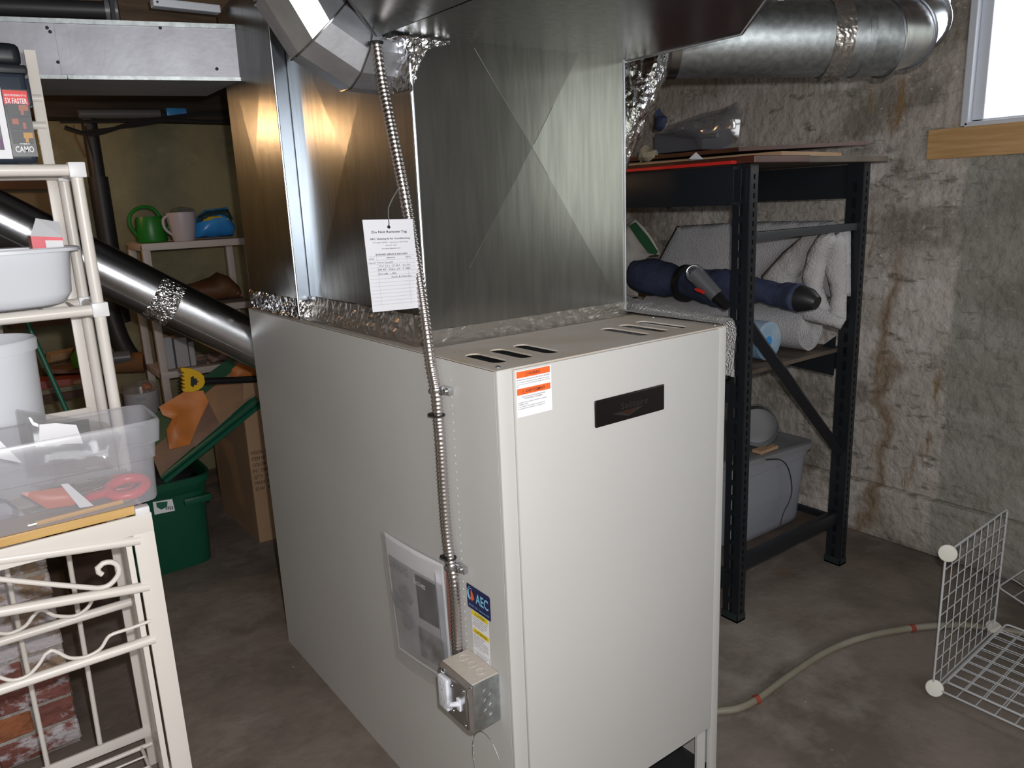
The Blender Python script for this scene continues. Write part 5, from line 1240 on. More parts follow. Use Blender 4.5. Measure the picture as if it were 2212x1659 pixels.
# narrow near face (text) and long dark left face
nl = atz(562, 1172, 0); 
bm = nb()
Fz = 0.60
P0 = V((nl.x, nl.y, 0)); P1 = P0 + V((0.30, -0.02, 0)); P3 = V((g1.x - 0.004, 2.63, 0)); P2 = P3 + (P1 - P0)
poly(bm, [P0, P1, P2, P3], (0, 0, Fz))
car = obj('carton_body', bm, M['card'], ctx)
bm = nb(); poly(bm, [P0 + V((-0.002, 0, 0)), P3 + V((-0.002, 0, 0)), P3 + V((-0.002, 0, Fz - 0.001)), P0 + V((-0.002, 0, Fz - 0.001))], (0.0015, 0, 0)); obj('shaded_side', bm, M['card'], ctx)
bm = nb(); poly(bm, [P0 + V((0, 0, Fz)), P3 + V((0, 0, Fz)), P3 + V((-0.12, 0.0, Fz - 0.02)), P0 + V((-0.10, -0.0, Fz - 0.08))], (0, 0, 0.003)); obj('flap', bm, M['card'], ctx)
bm = nb(); poly(bm, [P0 + V((0, 0, Fz)), P1 + V((0, 0, Fz)), P1 + V((0, -0.04, Fz + 0.12)), P0 + V((0, -0.04, Fz + 0.13))], (0, 0.003, 0)); obj('flap', bm, M['card'], ctx)
ud = (P1 - P0).normalized()
lettering('stencil', [(s, 0.008, 0.40 - 0.027 * k, 0.015, wd_, 'L') for k, (s, wd_) in enumerate((('MODEL NO.', 0.085), ('ITEM NO.', 0.07), ('COLOR:', 0.06), ('PC. DEC', 0.07), ('QTY:  40', 0.07), ('MADE IN', 0.07), ('G.W. 45', 0.07)))], P0 + V((0.0, -0.002, 0)), ud, Z, M['ink'], ctx, lift=0.002)
# green tote
gt = thing('green_tote', 'dark green plastic tote with a white sticker, lid half off', 'tote', (-0.15, 2.2, 0))
bxc, byc = -0.165, 2.27
def go(fx, z, ad=0): return sup_(0.160 * fx + ad, 0.19 * fx + ad, z, 44, 6)
zt_ = 0.385
bm = nb()
rr = loft(bm, [go(0.97, 0.0), go(0.985, 0.006), go(1.05, zt_ - 0.07), go(1.05, zt_ - 0.065, 0.006), go(1.07, zt_ - 0.03, 0.010), go(1.07, zt_ - 0.028, 0.018), go(1.08, zt_, 0.018), go(1.08, zt_, 0.006), go(0.99, 0.03, -0.01)])
bm.faces.new(rr[-1]); obj('tub', bm, M['green'], gt, True)
bm = nb(); bx(bm, (-0.10, 2.085 - 0.03, 0.27), (0.005, 2.085, 0.30), 0.006, 2); obj('handle', bm, M['green'], gt, True)
so = aty(330, 1085, 2.062); bm = nb(); poly(bm, [so, aty(372, 1078, 2.062), aty(378, 1103, 2.062), aty(334, 1112, 2.062)], (0, 0.003, 0)); stk = obj('sticker', bm, M['paper'], gt)
bm = nb(); poly(bm, [aty(337, 1086, 2.060), aty(362, 1083, 2.060), aty(361, 1094, 2.060), aty(349, 1101, 2.060), aty(339, 1096, 2.060)]); obj('green_emblem', bm, M['greenlid'], stk)
bm = nb()
for k in range(9):
    a = aty(357 + k * 2.1, 1101, 2.059); bx(bm, a, a + V((0.0012 + 0.001 * (k % 2), 0.0004, 0.014)))
obj('bar_lines', bm, M['ink'], stk, kind='stuff')
# dark contents of the tote
bm = nb(); puff(bm, [V((-0.30, 2.12, zt_ - 0.02)), V((-0.02, 2.12, zt_ - 0.02)), V((0.0, 2.35, zt_ + 0.0)), V((-0.28, 2.38, zt_ + 0.02))], (0, -0.3, 1), 0.035, 0.03, 0.03, 12, True); tag(obj('dark_fabric', bm, M['blackgrip'], None, True), 'black folded fabric filling the green tote', 'fabric')
# lid leaning up to the right, covered with flyers
ld = thing('green_cover', 'green tote lid tilted up steeply from the tote towards the furnace', 'lid', aty(352, 1045, 2.08))
L0, L1 = aty(350, 1035, 2.06), aty(560, 868, 2.06)
off = V((0.0, 0.34, 0.14))
ldd = (L1 - L0).normalized(); ln = ldd.cross(off).normalized(); ln = ln if ln.z > 0 else -ln
bm = nb(); poly(bm, [L0, L1, L1 + off, L0 + off], ln * -0.012); poly(bm, [L0 - ln * 0.03, L1 - ln * 0.03, L1 + ln * 0.008, L0 + ln * 0.008], off.normalized() * 0.012)
obj('lid_panel', bm, M['greenlid'], ld)
def onlid(s, t, h=0.0): return L0 + ldd * (s * (L1 - L0).length) + off * t + ln * (0.006 + h)
flc = [('flyer_a', (0.0, 0.04, 0.42, 0.5), M['flyer'], 'printed flyer lying lowest on the tilted green lid'), ('flyer_b', (0.35, 0.05, 0.75, 0.6), mat('dark_magazine_cover', (0.12, 0.09, 0.09), 0.35, col2=(0.32, 0.20, 0.16), vscale=6, ramp=(0.3, 0.8)), 'dark glossy magazine in the middle of the tilted lid'), ('flyer_c', (0.62, 0.08, 1.0, 0.7), mat('tan_magazine_cover', (0.42, 0.26, 0.16), 0.35, col2=(0.20, 0.17, 0.14), vscale=5, ramp=(0.4, 0.8)), 'tan glossy magazine at the upper end of the tilted lid')]
for k, (nm, (s0, t0, s1, t1), m_, lb) in enumerate(flc):
    bm = nb(); poly(bm, [onlid(s0, t0, 0.002 * k), onlid(s1, t0 + 0.04, 0.002 * k), onlid(s1 - 0.03, t1, 0.004 + 0.002 * k), onlid(s0 + 0.02, t1 - 0.03, 0.004 + 0.002 * k)], ln * 0.0015); tag(obj('magazine', bm, m_), lb, 'magazine', 'magazines on the tilted lid')
# orange sheet crumpled over the lid
osx = [(345, 878), (400, 845), (442, 842), (452, 868), (432, 905), (405, 962), (362, 972), (358, 930), (372, 905), (352, 896)]
bm = nb(); puff(bm, [aty(a, b, 2.03) for a, b in osx], (0, -1, 0.3), 0.012, 0.02, 0.02, 14); tag(obj('orange_folder', bm, M['orangesheet'], None, True), 'crumpled translucent orange folder over the green tote', 'folder')
# yellow ice scraper
ic = thing('ice_scraper', 'yellow toothed scraper head on a black handle above the lid', 'tool', aty(470, 830, 2.0))
yh = 2.0
bm = nb(); hd = [(391, 794), (413, 796), (430, 803), (440, 812), (443, 826), (438, 836), (428, 843), (414, 847), (396, 846), (394, 840), (401, 838), (393, 834), (400, 830), (392, 826), (400, 822), (392, 818), (399, 813), (392, 809), (399, 805), (391, 801)]
poly(bm, [aty(a, b, yh) for a, b in hd], (0, 0.022, 0)); obj('scraper_head', bm, M['toolyellow'], ic)
bm = nb(); poly(bm, [aty(a, b, yh - 0.001) for a, b in ((412, 815), (418, 812), (420, 818), (425, 817), (425, 822), (430, 823), (425, 828), (426, 832), (420, 831), (418, 837), (412, 833))], (0, 0.001, 0)); obj('teeth_gap', bm, M['blackgrip'], ic)
bm = nb(); cyl(bm, aty(440, 824, yh + 0.01), aty(580, 818, yh + 0.05), 0.014, 12); obj('handle', bm, M['blackgrip'], ic, True)
bm = nb(); cyl(bm, aty(505, 816, yh - 0.006), aty(545, 816, yh - 0.002), 0.002, 6); obj('silver_line', bm, M['steel'], ic, True)
bm = nb(); puff(bm, [aty(500, 798, 2.25), aty(515, 785, 2.25), aty(560, 795, 2.25), aty(560, 822, 2.25), aty(500, 822, 2.25)], (0, -1, 0), 0.02, 0.02); tag(obj('orange_box', bm, M['orangesheet'], None, True), 'orange box end behind the scraper handle', 'box')
# brown box on the floor behind the rack
b0 = atz(150, 1282, 0); b1 = atz(292, 1262, 0)
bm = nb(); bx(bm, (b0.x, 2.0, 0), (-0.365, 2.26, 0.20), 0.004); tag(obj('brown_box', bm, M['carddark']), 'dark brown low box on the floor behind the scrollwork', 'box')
bm = nb(); bx(bm, (aty(455, 1000, 2.7).x, 2.66, 0), (aty(530, 1000, 2.7).x, 2.95, 0.44), 0.004)
bm.free()

# ================================================================== RIGHT: BLACK RACK
rk = thing('steel_rack', 'heavy black boltless steel rack against the concrete wall', 'rack', (1.53, 1.1, 0))
BK = M['rackblack']
PX0, PX1, PY0, PY1, PZ = 1.205, 1.86, 0.385, 1.78, 1.478
def slotted(bm, O, ux, uz, w_, h_, uc, sw2, sh, pitch, th):
    """perforated strip: solid left, solid right, bars between slots"""
    O, ux, uz = V(O), V(ux), V(uz); n = ux.cross(uz).normalized() * th
    def pb_(u0, v0, u1, v1): poly(bm, [O + ux * u0 + uz * v0, O + ux * u1 + uz * v0, O + ux * u1 + uz * v1, O + ux * u0 + uz * v1], n)
    pb_(0, 0, uc - sw2 / 2, h_); pb_(uc + sw2 / 2, 0, w_, h_)
    v = 0
    pb_(uc - sw2 / 2, 0, uc + sw2 / 2, 0.03); v = 0.03
    while v + pitch < h_:
        pb_(uc - sw2 / 2, v + sh, uc + sw2 / 2, v + pitch); v += pitch
    if v < h_: pb_(uc - sw2 / 2, v, uc + sw2 / 2, h_)
def post(x, y, sx, sy):
    """channel post: slotted face towards -x (or +x) and slotted edge flange"""
    bm = nb()
    slotted(bm, (x, y + 0.058, 0), (0, -1, 0), Z, 0.058, PZ, 0.029, 0.015, 0.034, 0.052, 0.002)
    slotted(bm, (x, y, 0), (1, 0, 0), Z, 0.036, PZ, 0.018, 0.008, 0.015, 0.027, 0.002)
    bx(bm, (x + 0.034, y + 0.002, 0), (x + 0.036, y + 0.058, PZ))
    p = obj('post', bm, BK, rk)
    bm = nb(); bx(bm, (x - 0.004, y - 0.003, 0), (x + 0.04, y + 0.062, 0.006)); bx(bm, (x - 0.004, y - 0.003, 0), (x - 0.001, y + 0.062, 0.03)); bx(bm, (x - 0.004, y - 0.003, 0), (x + 0.04, y - 0.0015, 0.026)); obj('foot', bm, mat('worn_black_foot', (0.02, 0.028, 0.03), 0.35), p)
post(PX0, PY0, 1, 1); post(PX1 - 0.036, PY0, 1, 1); post(PX0, PY1 - 0.06, 1, 1); post(PX1 - 0.036, PY1 - 0.06, 1, 1)
for x in (PX0 - 0.018, PX1 - 0.020):
    for zz0, zz1 in ((1.362, 1.475), (0.755, 0.828), (0.115, 0.185)):
        bm = nb(); bx(bm, (x, PY0 + 0.045, zz0), (x + 0.018, PY1 - 0.045, zz1), 0.003); bx(bm, (x + 0.002, PY0 + 0.02, zz0 + 0.01), (x + 0.005, PY0 + 0.06, zz1 - 0.01)); obj('beam', bm, BK, rk, True)
for zz0, zz1 in ((1.255, 1.28), (0.17, 0.22)):
    for y in (PY0 + 0.012, PY1 - 0.04):
        bm = nb(); bx(bm, (PX0 + 0.03, y, zz0), (PX1 - 0.03, y + 0.026, zz1), 0.003); obj('cross_strut', bm, BK if zz0 < 1 else mat('grey_strut', (0.05, 0.055, 0.06), 0.35), rk, True)
bm = nb(); tube(bm, [(PX0 + 0.03, PY0 + 0.03, 1.02), (PX1 - 0.025, PY0 + 0.03, 0.44)], 0.023, 4); obj('diagonal_brace', bm, BK, rk)
bm = nb(); tube(bm, [(PX0 + 0.03, PY1 - 0.03, 1.02), (PX1 - 0.025, PY1 - 0.03, 0.44)], 0.023, 4); obj('diagonal_brace', bm, BK, rk)
bm = nb(); bx(bm, (PX0, PY0 + 0.06, 0.822), (PX1, PY1 - 0.03, 0.836)); obj('shelf_board', bm, M['boardgrey'], rk)
bm = nb(); bx(bm, (PX0, PY0 + 0.06, 0.150), (PX1, PY1 - 0.03, 0.162)); obj('shelf_board', bm, M['boardgrey'], rk)
bm = nb(); poly(bm, [(PX1 - 0.045, PY0 + 0.065, 0.735), (PX1 - 0.045, PY0 + 0.36, 0.755), (PX1 - 0.045, PY0 + 0.36, 0.80), (PX1 - 0.045, PY0 + 0.15, 0.81), (PX1 - 0.045, PY0 + 0.065, 0.88)], (0.006, 0, 0)); obj('gusset', bm, BK, rk)
# boards stacked on the rack top
ztp = 1.4795
def board(name, x0, x1, y0, y1, z0, z1, m_, lb, rot=0.0, cat='board'):
    bm = nb(); bx(bm, (x0, y0, z0), (x1, y1, z1), 0.002, 1)
    if rot: bmesh.ops.rotate(bm, cent=V(((x0 + x1) / 2, (y0 + y1) / 2, z0)), matrix=Matrix.Rotation(rot, 3, 'Z'), verts=bm.verts)
    return tag(obj(name, bm, m_), lb, cat)
board('particle_board', 1.47, 1.94, 0.365, 1.6, ztp, ztp + 0.019, M['boardgrey'], 'grey brown board overhanging the wall side of the rack top')
board('mahogany_board', 1.19, 1.465, 0.36, 1.5, ztp, ztp + 0.021, M['boardred'], 'dark red brown board on the near side of the rack top')
bm = nb(); bx(bm, (1.165, 0.42, ztp - 0.002 + 0.002), (1.188, 1.05, ztp + 0.010), 0.002); tag(obj('red_trim_strip', bm, M['redstrip']), 'bright red strip along the near edge of the rack top', 'strip')
board('cardboard_sheet', 1.34, 1.74, 0.42, 1.2, ztp + 0.0215, ztp + 0.036, M['card'], 'flat tan cardboard sheet lying on the boards of the rack', 0.10, 'cardboard')
bm = nb(); poly(bm, [V((1.30, 0.5, ztp + 0.042)), V((1.86, 0.40, ztp + 0.058)), V((1.88, 0.9, ztp + 0.060)), V((1.30, 1.2, ztp + 0.042))], (0, 0, 0.012)); tag(obj('dark_picture_board', bm, M['boardred']), 'thin warped dark board on top of the cardboard sheet', 'board')
# bent paper triangle
pa_ = atx(1505, 330, 1.23); bm = nb(); poly(bm, [atx(1487, 344, 1.2), atx(1518, 343, 1.2), atx(1503, 329, 1.22)], (0.002, 0, 0)); tag(obj('paper_scrap', bm, M['paper']), 'small white triangle of paper on the rack edge', 'paper')
bm = nb(); puff(bm, [atx(1478, 350, 1.192), atx(1500, 343, 1.195), atx(1530, 344, 1.195), atx(1538, 348, 1.192)], (-1, 0, 0.3), 0.003, 0.01); tag(obj('paper_curl', bm, mat('grey_paper', (0.30, 0.29, 0.31), 0.6), None, True), 'grey curled paper under the white triangle', 'paper')
zt2 = ztp + 0.0550
def onrack(px, py, x_=1.5): return atx(px, py, x_)
a = onrack(1405, 325); b = onrack(1509, 292)
bm = nb(); bx(bm, (1.52, b.y, zt2 + 0.018), (1.68, a.y, 1.625), 0.004); tag(obj('slate_box', bm, M['greybox']), 'slate grey box behind the crumpled boot on the rack top', 'box')
bm = nb(); puff(bm, [onrack(a_, b_, 1.48) for a_, b_ in ((1432, 292), (1440, 272), (1470, 262), (1515, 245), (1560, 235), (1592, 220), (1600, 250), (1596, 300), (1560, 320), (1510, 322), (1500, 300))], (-1, 0, 0), 0.03, 0.02, 0.012, 12); tag(obj('smoky_film_bag', bm, M['smoke'], None, True), 'smoky clear plastic bag with tubes inside on the rack top', 'bag')
tbx = thing('plastic_tube', 'grey plastic tube lying inside the smoky bag, tilted up', 'tube', onrack(1470, 280, 1.5))
bm = nb(); cyl(bm, onrack(1442, 286, 1.48), onrack(1500, 272, 1.5), 0.006, 10); obj('barrel', bm, M['greyplastic'], tbx, True)
tb2 = thing('plastic_tube', 'grey plastic tube lying level inside the smoky bag', 'tube', onrack(1530, 294, 1.5))
bm = nb(); cyl(bm, onrack(1512, 295, 1.49), onrack(1550, 292, 1.49), 0.008, 10); obj('barrel', bm, M['greyplastic'], tb2, True)
bm = nb(); puff(bm, [onrack(a_, b_, 1.55) for a_, b_ in ((1412, 280), (1415, 245), (1425, 232), (1430, 246), (1442, 254), (1436, 276), (1425, 284))], (-1, 0, 0), 0.02, 0.012, 0.01, 30); tag(obj('dark_clamp', bm, M['navyfab'], None, True), 'small dark blue lump standing behind the slate box', 'lump')
bm = nb(); puff(bm, [onrack(a_, b_, 1.30) for a_, b_ in ((1382, 350), (1388, 322), (1396, 312), (1405, 320), (1418, 324), (1414, 340), (1400, 350))], (-1, 0, 0), 0.03, 0.012, 0.012, 40); tag(obj('insulation_tuft', bm, M['fluff'], None, True), 'tuft of tan insulation beside the taped boot', 'insulation')
# shelf contents
zs = 0.838
def pf(name, px, x_, th, m_, lab, cat, nrm=(-1, 0, 0), res=0.022, bumps=0.0, bf=20, ax=0):
    bm = nb(); f = atx if ax == 0 else aty
    puff(bm, [f(a_, b_, x_) for a_, b_ in px], nrm, th, res, bumps, bf); o = obj(name, bm, m_, None, True, 180)
    return tag(o, lab, cat)
# white bag with green band
cv = thing('canvas_bag', 'white canvas bag with a green band at the far end of the rack shelf', 'bag', atx(1370, 640, 1.68))
bm = nb(); puff(bm, [atx(a_, b_, 1.68) for a_, b_ in ((1330, 500), (1352, 486), (1372, 473), (1392, 492), (1412, 520), (1426, 549), (1404, 552), (1386, 566), (1382, 600), (1378, 640), (1330, 650))], (-1, 0, 0), 0.045, 0.02, 0.016, 12); obj('bag_body', bm, M['canvas'], cv, True)
bm = nb(); poly(bm, [atx(a_, b_, 1.62) for a_, b_ in ((1358, 488), (1372, 480), (1398, 510), (1420, 544), (1416, 550), (1400, 546), (1380, 520))], (0.004, 0, 0)); obj('green_band', bm, M['greenstripe'], cv)
# foam sheets folded at the back
pf('foam_sheet', ((1420, 566), (1462, 488), (1560, 482), (1660, 478), (1800, 476), (1838, 500), (1838, 640), (1600, 660), (1440, 620)), 1.80, 0.02, M['foam'], 'grey white bubble sheet folded flat along the back of the shelf', 'sheet')
for k, (px, lb) in enumerate(([((1640, 600), (1665, 570), (1700, 530), (1735, 502), (1770, 500), (1740, 545), (1700, 600), (1680, 622))], 'draped fold of white woven cloth nearest the sheet'),) if False else ():
    pass
dr = thing('woven_drape', 'white woven cloth hanging in folds inside the end of the rack', 'cloth', atx(1770, 690, 1.72))
for px, x_, th in ((((1640, 600), (1690, 545), (1738, 505), (1790, 498), (1772, 540), (1724, 600), (1704, 640), (1680, 632)), 1.74, 0.022), (((1732, 600), (1744, 545), (1768, 505), (1800, 498), (1808, 520), (1787, 560), (1777, 620), (1794, 668), (1770, 684), (1742, 652)), 1.70, 0.028), (((1778, 560), (1793, 508), (1815, 500), (1828, 520), (1830, 600), (1828, 692), (1800, 698), (1783, 690), (1795, 640)), 1.73, 0.026), (((1686, 640), (1740, 652), (1790, 672), (1828, 690), (1815, 712), (1740, 694), (1700, 668)), 1.66, 0.02)):
    bm = nb(); puff(bm, [atx(a_, b_, x_) for a_, b_ in px], (-1, 0, 0), th, 0.016, 0.008, 30); obj('fold', bm, M['knit'], dr, True, 180)
# navy chair bag
nvb = thing('folded_chair_bag', 'long navy nylon bag lying across the rack shelf', 'bag', (1.55, 0.8, 0.9))
q0 = V((1.46, 1.12, 0.985)); 
pts = [atx(1378, 592, 1.55), atx(1440, 604, 1.53), atx(1540, 620, 1.50), atx(1640, 628, 1.48), atx(1700, 640, 1.46), atx(1728, 645, 1.45)]
bm = nb(); cp2 = catmull(pts, 0.02); tube(bm, cp2, [0.062 + 0.010 * math.sin(i * 0.35) - 0.026 * (i / len(cp2)) ** 3 for i in range(len(cp2))], 22)
for v_ in bm.verts: v_.co += V((0, 0, 0.009 * noise.noise(v_.co * 22)))
obj('bag_body', bm, M['navyfab'], nvb, True, 180)
bm = nb(); e = pts[-1]; tube(bm, [e, e + V((0.0, -0.035, -0.002)), e + V((0.0, -0.06, -0.01))], [0.044, 0.036, 0.022], 14); obj('drawstring_end', bm, M['blackgrip'], nvb, True)
bm = nb(); tube(bm, [cp2[len(cp2) // 3], cp2[len(cp2) // 3 + 1]], 0.069, 20); obj('strap', bm, M['blackgrip'], nvb, True)
# lantern like grey tube
ln_ = thing('hand_lantern', 'grey lantern with a round glass end lying on the navy bag', 'lantern', atx(1510, 640, 1.36))
la, lb_ = atx(1500, 590, 1.36), atx(1548, 640, 1.38)
bm = nb(); tube(bm, [la, lb_], [0.032, 0.026], 18); obj('lantern_body', bm, M['greyplastic'], ln_, True)
bm = nb(); nlc = (CP - la).normalized(); u, v = frame(nlc)
tube(bm, [la + nlc * 0.02 + (u * math.cos(t) + v * math.sin(t)) * 0.027 for t in [2 * PI * k / 24 for k in range(24)]], 0.0035, 8, closed=True); obj('glass_rim', bm, M['steel'], ln_, True)
bm = nb(); lathe(bm, la + nlc * 0.016, [(0.026, 0), (0.018, 0.006), (0, 0.008)], 20, nlc); obj('glass', bm, M['smoke'], ln_, True)
bm = nb(); cyl(bm, atx(1503, 625, 1.33), atx(1520, 632, 1.33), 0.006, 10); obj('red_switch', bm, M['redp'], ln_, True)
bm = nb(); tube(bm, [lb_, lb_ + V((-0.01, -0.05, -0.03))], [0.022, 0.016], 12); obj('grip', bm, M['blackgrip'], ln_, True)
# rolls on the shelf
rb_ = atx(1668, 727, 1.42); RRb = 0.066
bm = nb(); c = V((1.475, 0.49, zs + RRb + 0.002)); tube(bm, [c, c + V((0.02, 0.75, 0))], RRb, 32)
blr = thing('blue_film_roll', 'pale blue roll of plastic film in the end bay of the rack', 'roll', c - V((0, 0, RRb)))
obj('roll_body', bm, M['bluefilm'], blr, True)
bm = nb(); tube(bm, [c + V((0, -0.001, 0)), c + V((0, 0.01, 0))], 0.017, 16); obj('core', bm, M['bagblue'], blr, True)
c = V((1.705, 0.48, zs + 0.082)); RRc = 0.078
wr = thing('bubble_wrap_roll', 'white roll of bubble wrap next to the rear post of the rack', 'roll', c - V((0, 0, RRc)))
bm = nb(); tube(bm, [c, c + V((0.0, 0.75, 0))], RRc, 36)
for v_ in bm.verts: v_.co += (v_.co - c).normalized() * 0.004 * noise.noise(v_.co * 30)
obj('roll_body', bm, M['foam'], wr, True)
for rr0 in (0.016, 0.027, 0.038, 0.049, 0.060):
    bm = nb(); tube(bm, [c + V((rr0 * math.cos(t), -0.002 + 0.002 * math.sin(5 * t), rr0 * math.sin(t))) for t in [2 * PI * k / 36 for k in range(36)]], 0.0028, 6, closed=True); obj('spiral_layer', bm, M['knit'], wr, True)
c = V((1.583, 0.58, zs + 0.045)); bm = nb(); tube(bm, [c, c + V((0, 0.6, 0))], 0.042, 28); tag(obj('foam_roll', bm, M['canvas'], None, True), 'cream foam roll between the blue roll and the bubble wrap', 'roll')
# lower shelf : frosted tote
zl = 0.1635
tt = thing('frosted_tote', 'frosted grey tote with a lid on the bottom shelf of the rack', 'tote', (1.5, 0.7, zl))
bxc, byc = 1.572, 0.72
def tg_(fx, z, ad=0): return sup_(0.232 * fx + ad, 0.20 * fx + ad, z, 44, 8)
bm = nb(); ztt = 0.47
rr = loft(bm, [tg_(0.93, zl), tg_(0.95, zl + 0.008), tg_(1.02, ztt - 0.05), tg_(1.02, ztt - 0.045, 0.006), tg_(1.04, ztt, 0.008), tg_(1.04, ztt, 0.002), tg_(0.94, zl + 0.012)]); bm.faces.new(rr[-1]); obj('tub', bm, M['tote'], tt, True)
bm = nb(); rr = loft(bm, [tg_(1.05, ztt - 0.008, 0.014), tg_(1.05, ztt + 0.014, 0.014), tg_(1.02, ztt + 0.018, 0.006), tg_(0.95, ztt + 0.012)]); bm.faces.new(rr[-1]); 
bmesh.ops.rotate(bm, cent=V((bxc, byc, ztt)), matrix=Matrix.Rotation(R(3), 3, 'Y'), verts=bm.verts); obj('lid', bm, M['totelid'], tt, True)
bm = nb(); puff(bm, [V((1.40, 0.60, zl + 0.02)), V((1.66, 0.60, zl + 0.02)), V((1.68, 0.60, zl + 0.2)), V((1.38, 0.60, zl + 0.24))], (0, -1, 0), 0.04, 0.03, 0.03, 12); tag(obj('tote_contents', bm, M['pale'], None, True), 'pale bundle showing through the frosted tote', 'bundle')
# galvanised collar on the tote
gc = thing('duct_collar', 'short galvanised duct collar lying on the frosted tote', 'duct collar', (1.40, 0.62, ztt + 0.02))
c0 = V((1.585, 0.60, ztt + 0.092)); cd = V((-0.75, -0.60, 0.12)).normalized(); cr = 0.070
for k, (s0, s1, r_) in enumerate(((-0.035, 0.045, cr), (-0.04, -0.03, cr + 0.004), (0.035, 0.045, cr + 0.004))):
    bm = nb(); tube(bm, [c0 + cd * s0, c0 + cd * s1], r_, 36, caps=False); bmesh.ops.solidify(bm, geom=bm.faces[:], thickness=0.0015); obj(('sleeve', 'bead', 'bead')[k], bm, M['galv_soft'], gc, True)
bm = nb(); lathe(bm, c0 - cd * 0.03, [(cr, 0), (0, 0)], 30, cd); obj('bore_shade_disc', bm, M['greyplastic'], gc)  # added dark disc stands for the shade inside the open collar
bm = nb(); tube(bm, catmull([aty(1655, 993, 0.47), aty(1685, 993, 0.46), aty(1702, 1010, 0.45), aty(1710, 1045, 0.45), aty(1708, 1075, 0.45), aty(1692, 1110, 0.45), aty(1685, 1140, 0.45)], 0.01), 0.0022, 6); tag(obj('thin_cable', bm, M['iron'], None, True), 'thin black cord dangling over the front of the frosted tote', 'cord')
bm = nb(); bx(bm, V((1.50, 0.520, ztt + 0.018)), V((1.60, 0.56, ztt + 0.03)), 0.002); tag(obj('wood_scrap', bm, M['card']), 'tan scrap of wood on the tote lid under the duct collar', 'wood')
bm = nb(); bx(bm, (1.245, 0.62, zl), (1.31, 0.9, 0.50), 0.004); tag(obj('grey_carton', bm, M['pale']), 'pale carton standing between the near post and the frosted tote', 'box')
# insulation blanket between furnace and rack
ins = thing('insulation_blanket', 'silver bubble insulation draped beside the furnace top', 'insulation', (0.68, 0.3, 0.9))
def insf(u, v):
    # u: depth (y), v: across top then down the side
    y = 0.0 + 0.78 * u
    prof = [(0.612, 1.105), (0.626, 1.127), (0.66, 1.134), (0.715, 1.128), (0.735, 1.118), (0.742, 1.09), (0.740, 1.03), (0.738, 0.95)]
    prof = [(0.600, 1.124), (0.612, 1.128), (0.626, 1.132), (0.638, 1.132), (0.645, 1.122), (0.647, 1.09), (0.646, 1.05), (0.645, 1.00)]
    s = v * (len(prof) - 1); i = min(int(s), len(prof) - 2); f = s - i
    x = prof[i][0] * (1 - f) + prof[i + 1][0] * f; z = prof[i][1] * (1 - f) + prof[i + 1][1] * f
    q = V((x * 8, y * 8, z * 8)); w_ = 0.010 * noise.noise(q) + 0.004 * noise.noise(q * 3)
    k = 1.0 if v > 0.15 else 0.3
    return V((x + (0.0 if v < 0.5 else w_) + 0.20 * max(0, u) ** 1.3 * (v > 0) * min(1, v * 2), y + 0.015 * (v > .4) * noise.noise(q * 2), z + (abs(w_) * k if v < 0.6 else 0) + 0.02 * u * k))
bm = nb(); grid(bm, insf, 60, 40); bmesh.ops.solidify(bm, geom=bm.faces[:], thickness=0.004); obj('blanket_sheet', bm, M['insul'], ins, True, 180)

# ================================================================== WIRE GRID CUBES, HOSE
def gridpanel(name, O, ux, uy, w_, h_, nu, nv, label, r_=0.0016):
    O, ux, uy = V(O), V(ux).normalized(), V(uy).normalized(); n_ = ux.cross(uy)
    t = thing(name, label, 'wire panel', O)
    k = 0.012
    cs_ = []
    for cx, cy, a0 in ((w_ - k, h_ - k, 0), (k, h_ - k, 90), (k, k, 180), (w_ - k, k, 270)):
        for j in range(4): a = R(a0 + 30 * j); cs_.append(O + ux * (cx + k * math.cos(a)) + uy * (cy + k * math.sin(a)))
    bm = nb(); tube(bm, cs_, r_ * 1.9, 8, closed=True); obj('rim_wire', bm, M['wirewhite'], t, True)
    for i in range(1, nu):
        bm = nb(); a = O + ux * (w_ * i / nu); cyl(bm, a, a + uy * h_, r_, 5); obj('wire', bm, M['wirewhite'], t)
    for i in range(1, nv):
        bm = nb(); a = O + uy * (h_ * i / nv) + n_ * r_ * 1.5; cyl(bm, a, a + ux * w_, r_, 5); obj('wire', bm, M['wirewhite'], t)
    return t
def disc(p, axis, label):
    t = thing('round_connector', label, 'connector', p)
    ax = V(axis).normalized()
    bm = nb(); lathe(bm, V(p), [(0, -0.004), (0.022, -0.004), (0.0235, 0.0), (0.022, 0.004), (0, 0.006)], 28, ax); obj('cap', bm, M['disc'], t, True)
    bm = nb(); u, v = frame(ax)
    for a in range(0, 360, 90):
        d = u * math.cos(R(a)) + v * math.sin(R(a)); tube(bm, [V(p) - ax * 0.004 + d * 0.012, V(p) - ax * 0.018 + d * 0.014], 0.006, 8)
    obj('clip', bm, M['disc'], t, True)
g0 = atz(2015, 1487, 0.024); g1 = atz(2146, 1362, 0.024)
gx = (g1 - g0); gw = gx.length; gx.normalize(); gh = aty(2016, 1213, g0.y).z - 0.024
gridpanel('wire_grid_panel', g0, gx, Z, gw, gh, 9, 9, 'white wire grid panel standing upright on the floor by the wall')
g2 = atz(2212, 1578, 0.024); gy = (g2 - g0).normalized()
gridpanel('wire_grid_panel', g0 + gy * 0.012 + Z * 0.004, gx, gy, gw, gw * 1.0, 9, 9, 'white wire grid panel lying flat, lower of the two on the floor')
gridpanel('wire_grid_panel', g0 + gy * 0.03 + gx * 0.01 + Z * 0.032, gx, gy, gw, gw * 1.0, 9, 9, 'white wire grid panel lying flat just above the other one')
e0 = g0 + gx * (gw * 0.98) + gy * 0.17 + Z * 0.012; e1v = (Z * 0.93 + gy * 0.34).normalized()
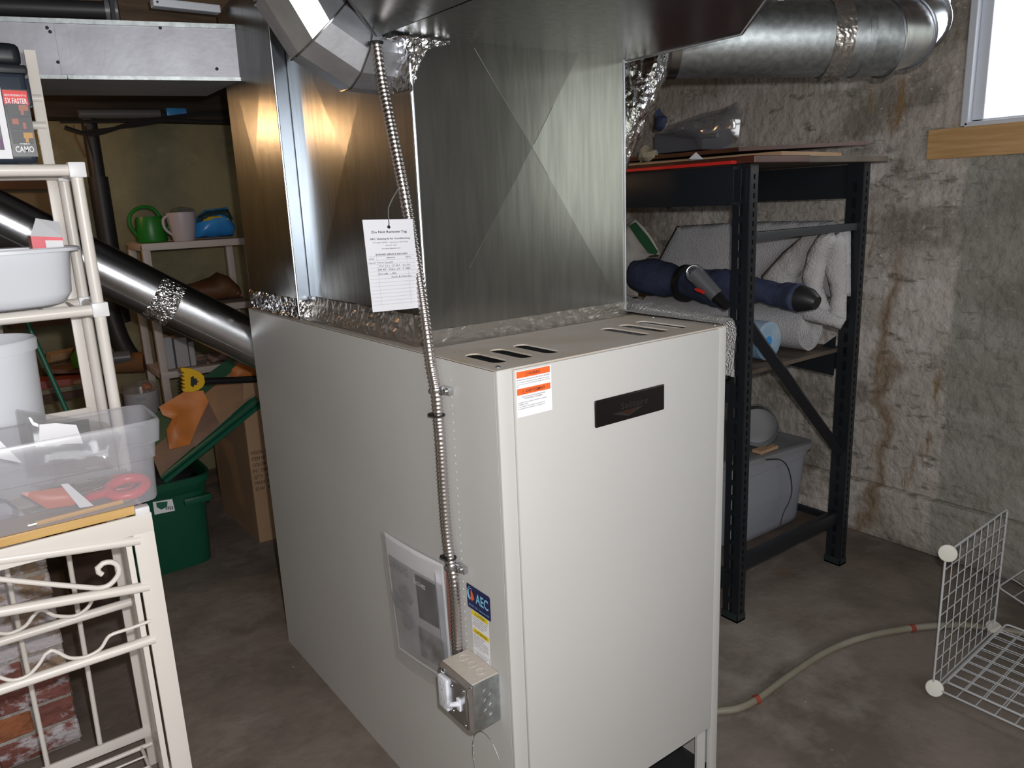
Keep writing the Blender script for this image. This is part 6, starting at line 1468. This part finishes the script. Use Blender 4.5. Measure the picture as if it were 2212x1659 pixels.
gridpanel('wire_grid_panel', e0, e1v, gy, gh, gw, 9, 9, 'white wire grid panel leaning at the edge of the picture')
lp = atx(2156, 1268, 1.95); 
gridpanel('wire_grid_panel', lp, (V((0.05, -0.62, 0.80))), (V((0.35, -0.80, -0.50))), 0.40, 0.38, 7, 7, 'white wire grid panel tilted on its corner by the wall')
disc(g0 + Z * gh + V((-0.004, -0.006, 0.004)), (CP - g0) * V((1, 1, 0.5)), 'cream round connector at the top corner of the upright wire panel')
disc(g0 + V((-0.004, -0.006, 0.006)), (CP - g0) * V((1, 1, 0.9)), 'cream round connector at the bottom corner of the upright wire panel')
disc(g0 + gx * gw + Z * 0.012, (-0.3, -0.3, 1), 'cream round connector at the inner corner near the wall')
# hose
hp = [atz(a, b, 0.012) for a, b in ((1500, 1545), (1550, 1536), (1590, 1531), (1632, 1512), (1700, 1462), (1780, 1410), (1860, 1378), (1960, 1358), (2060, 1350), (2130, 1356), (2200, 1366), (2300, 1385))]
hs = thing('hose', 'milky garden hose curving across the concrete floor', 'hose', hp[4])
bm = nb(); tube(bm, catmull(hp, 0.015), 0.0105, 14); obj('hose_body', bm, M['hosem'], hs, True)
for px in ((1634, 1511), (1970, 1357)):
    c = atz(px[0], px[1], 0.012); d = V((0.8, -0.25, 0)).normalized(); bm = nb(); tube(bm, [c - d * 0.007, c + d * 0.007], 0.013, 14); obj('clamp_band', bm, M['hosered'], hs, True)
# bulb in the back room that the ducts mirror
lb = thing('hanging_bulb', 'lit bare bulb hanging from a joist by the back wall', 'lamp', (-0.82, 2.78, 1.86))
bm = nb(); lathe(bm, (-0.82, 2.78, 1.86), [(0, 0), (0.02, 0.004), (0.03, 0.025), (0.026, 0.045), (0.014, 0.07), (0, 0.07)], 20); obj('glass_bulb', bm, M['bulb'], lb, True)
bm = nb(); cyl(bm, (-0.82, 2.78, 1.93), (-0.82, 2.78, 1.98), 0.018, 14); obj('socket', bm, M['iron'], lb, True)
bm = nb(); cyl(bm, (-0.82, 2.78, 1.98), (-0.82, 2.78, 2.30), 0.003, 6); obj('cord', bm, M['iron'], lb)
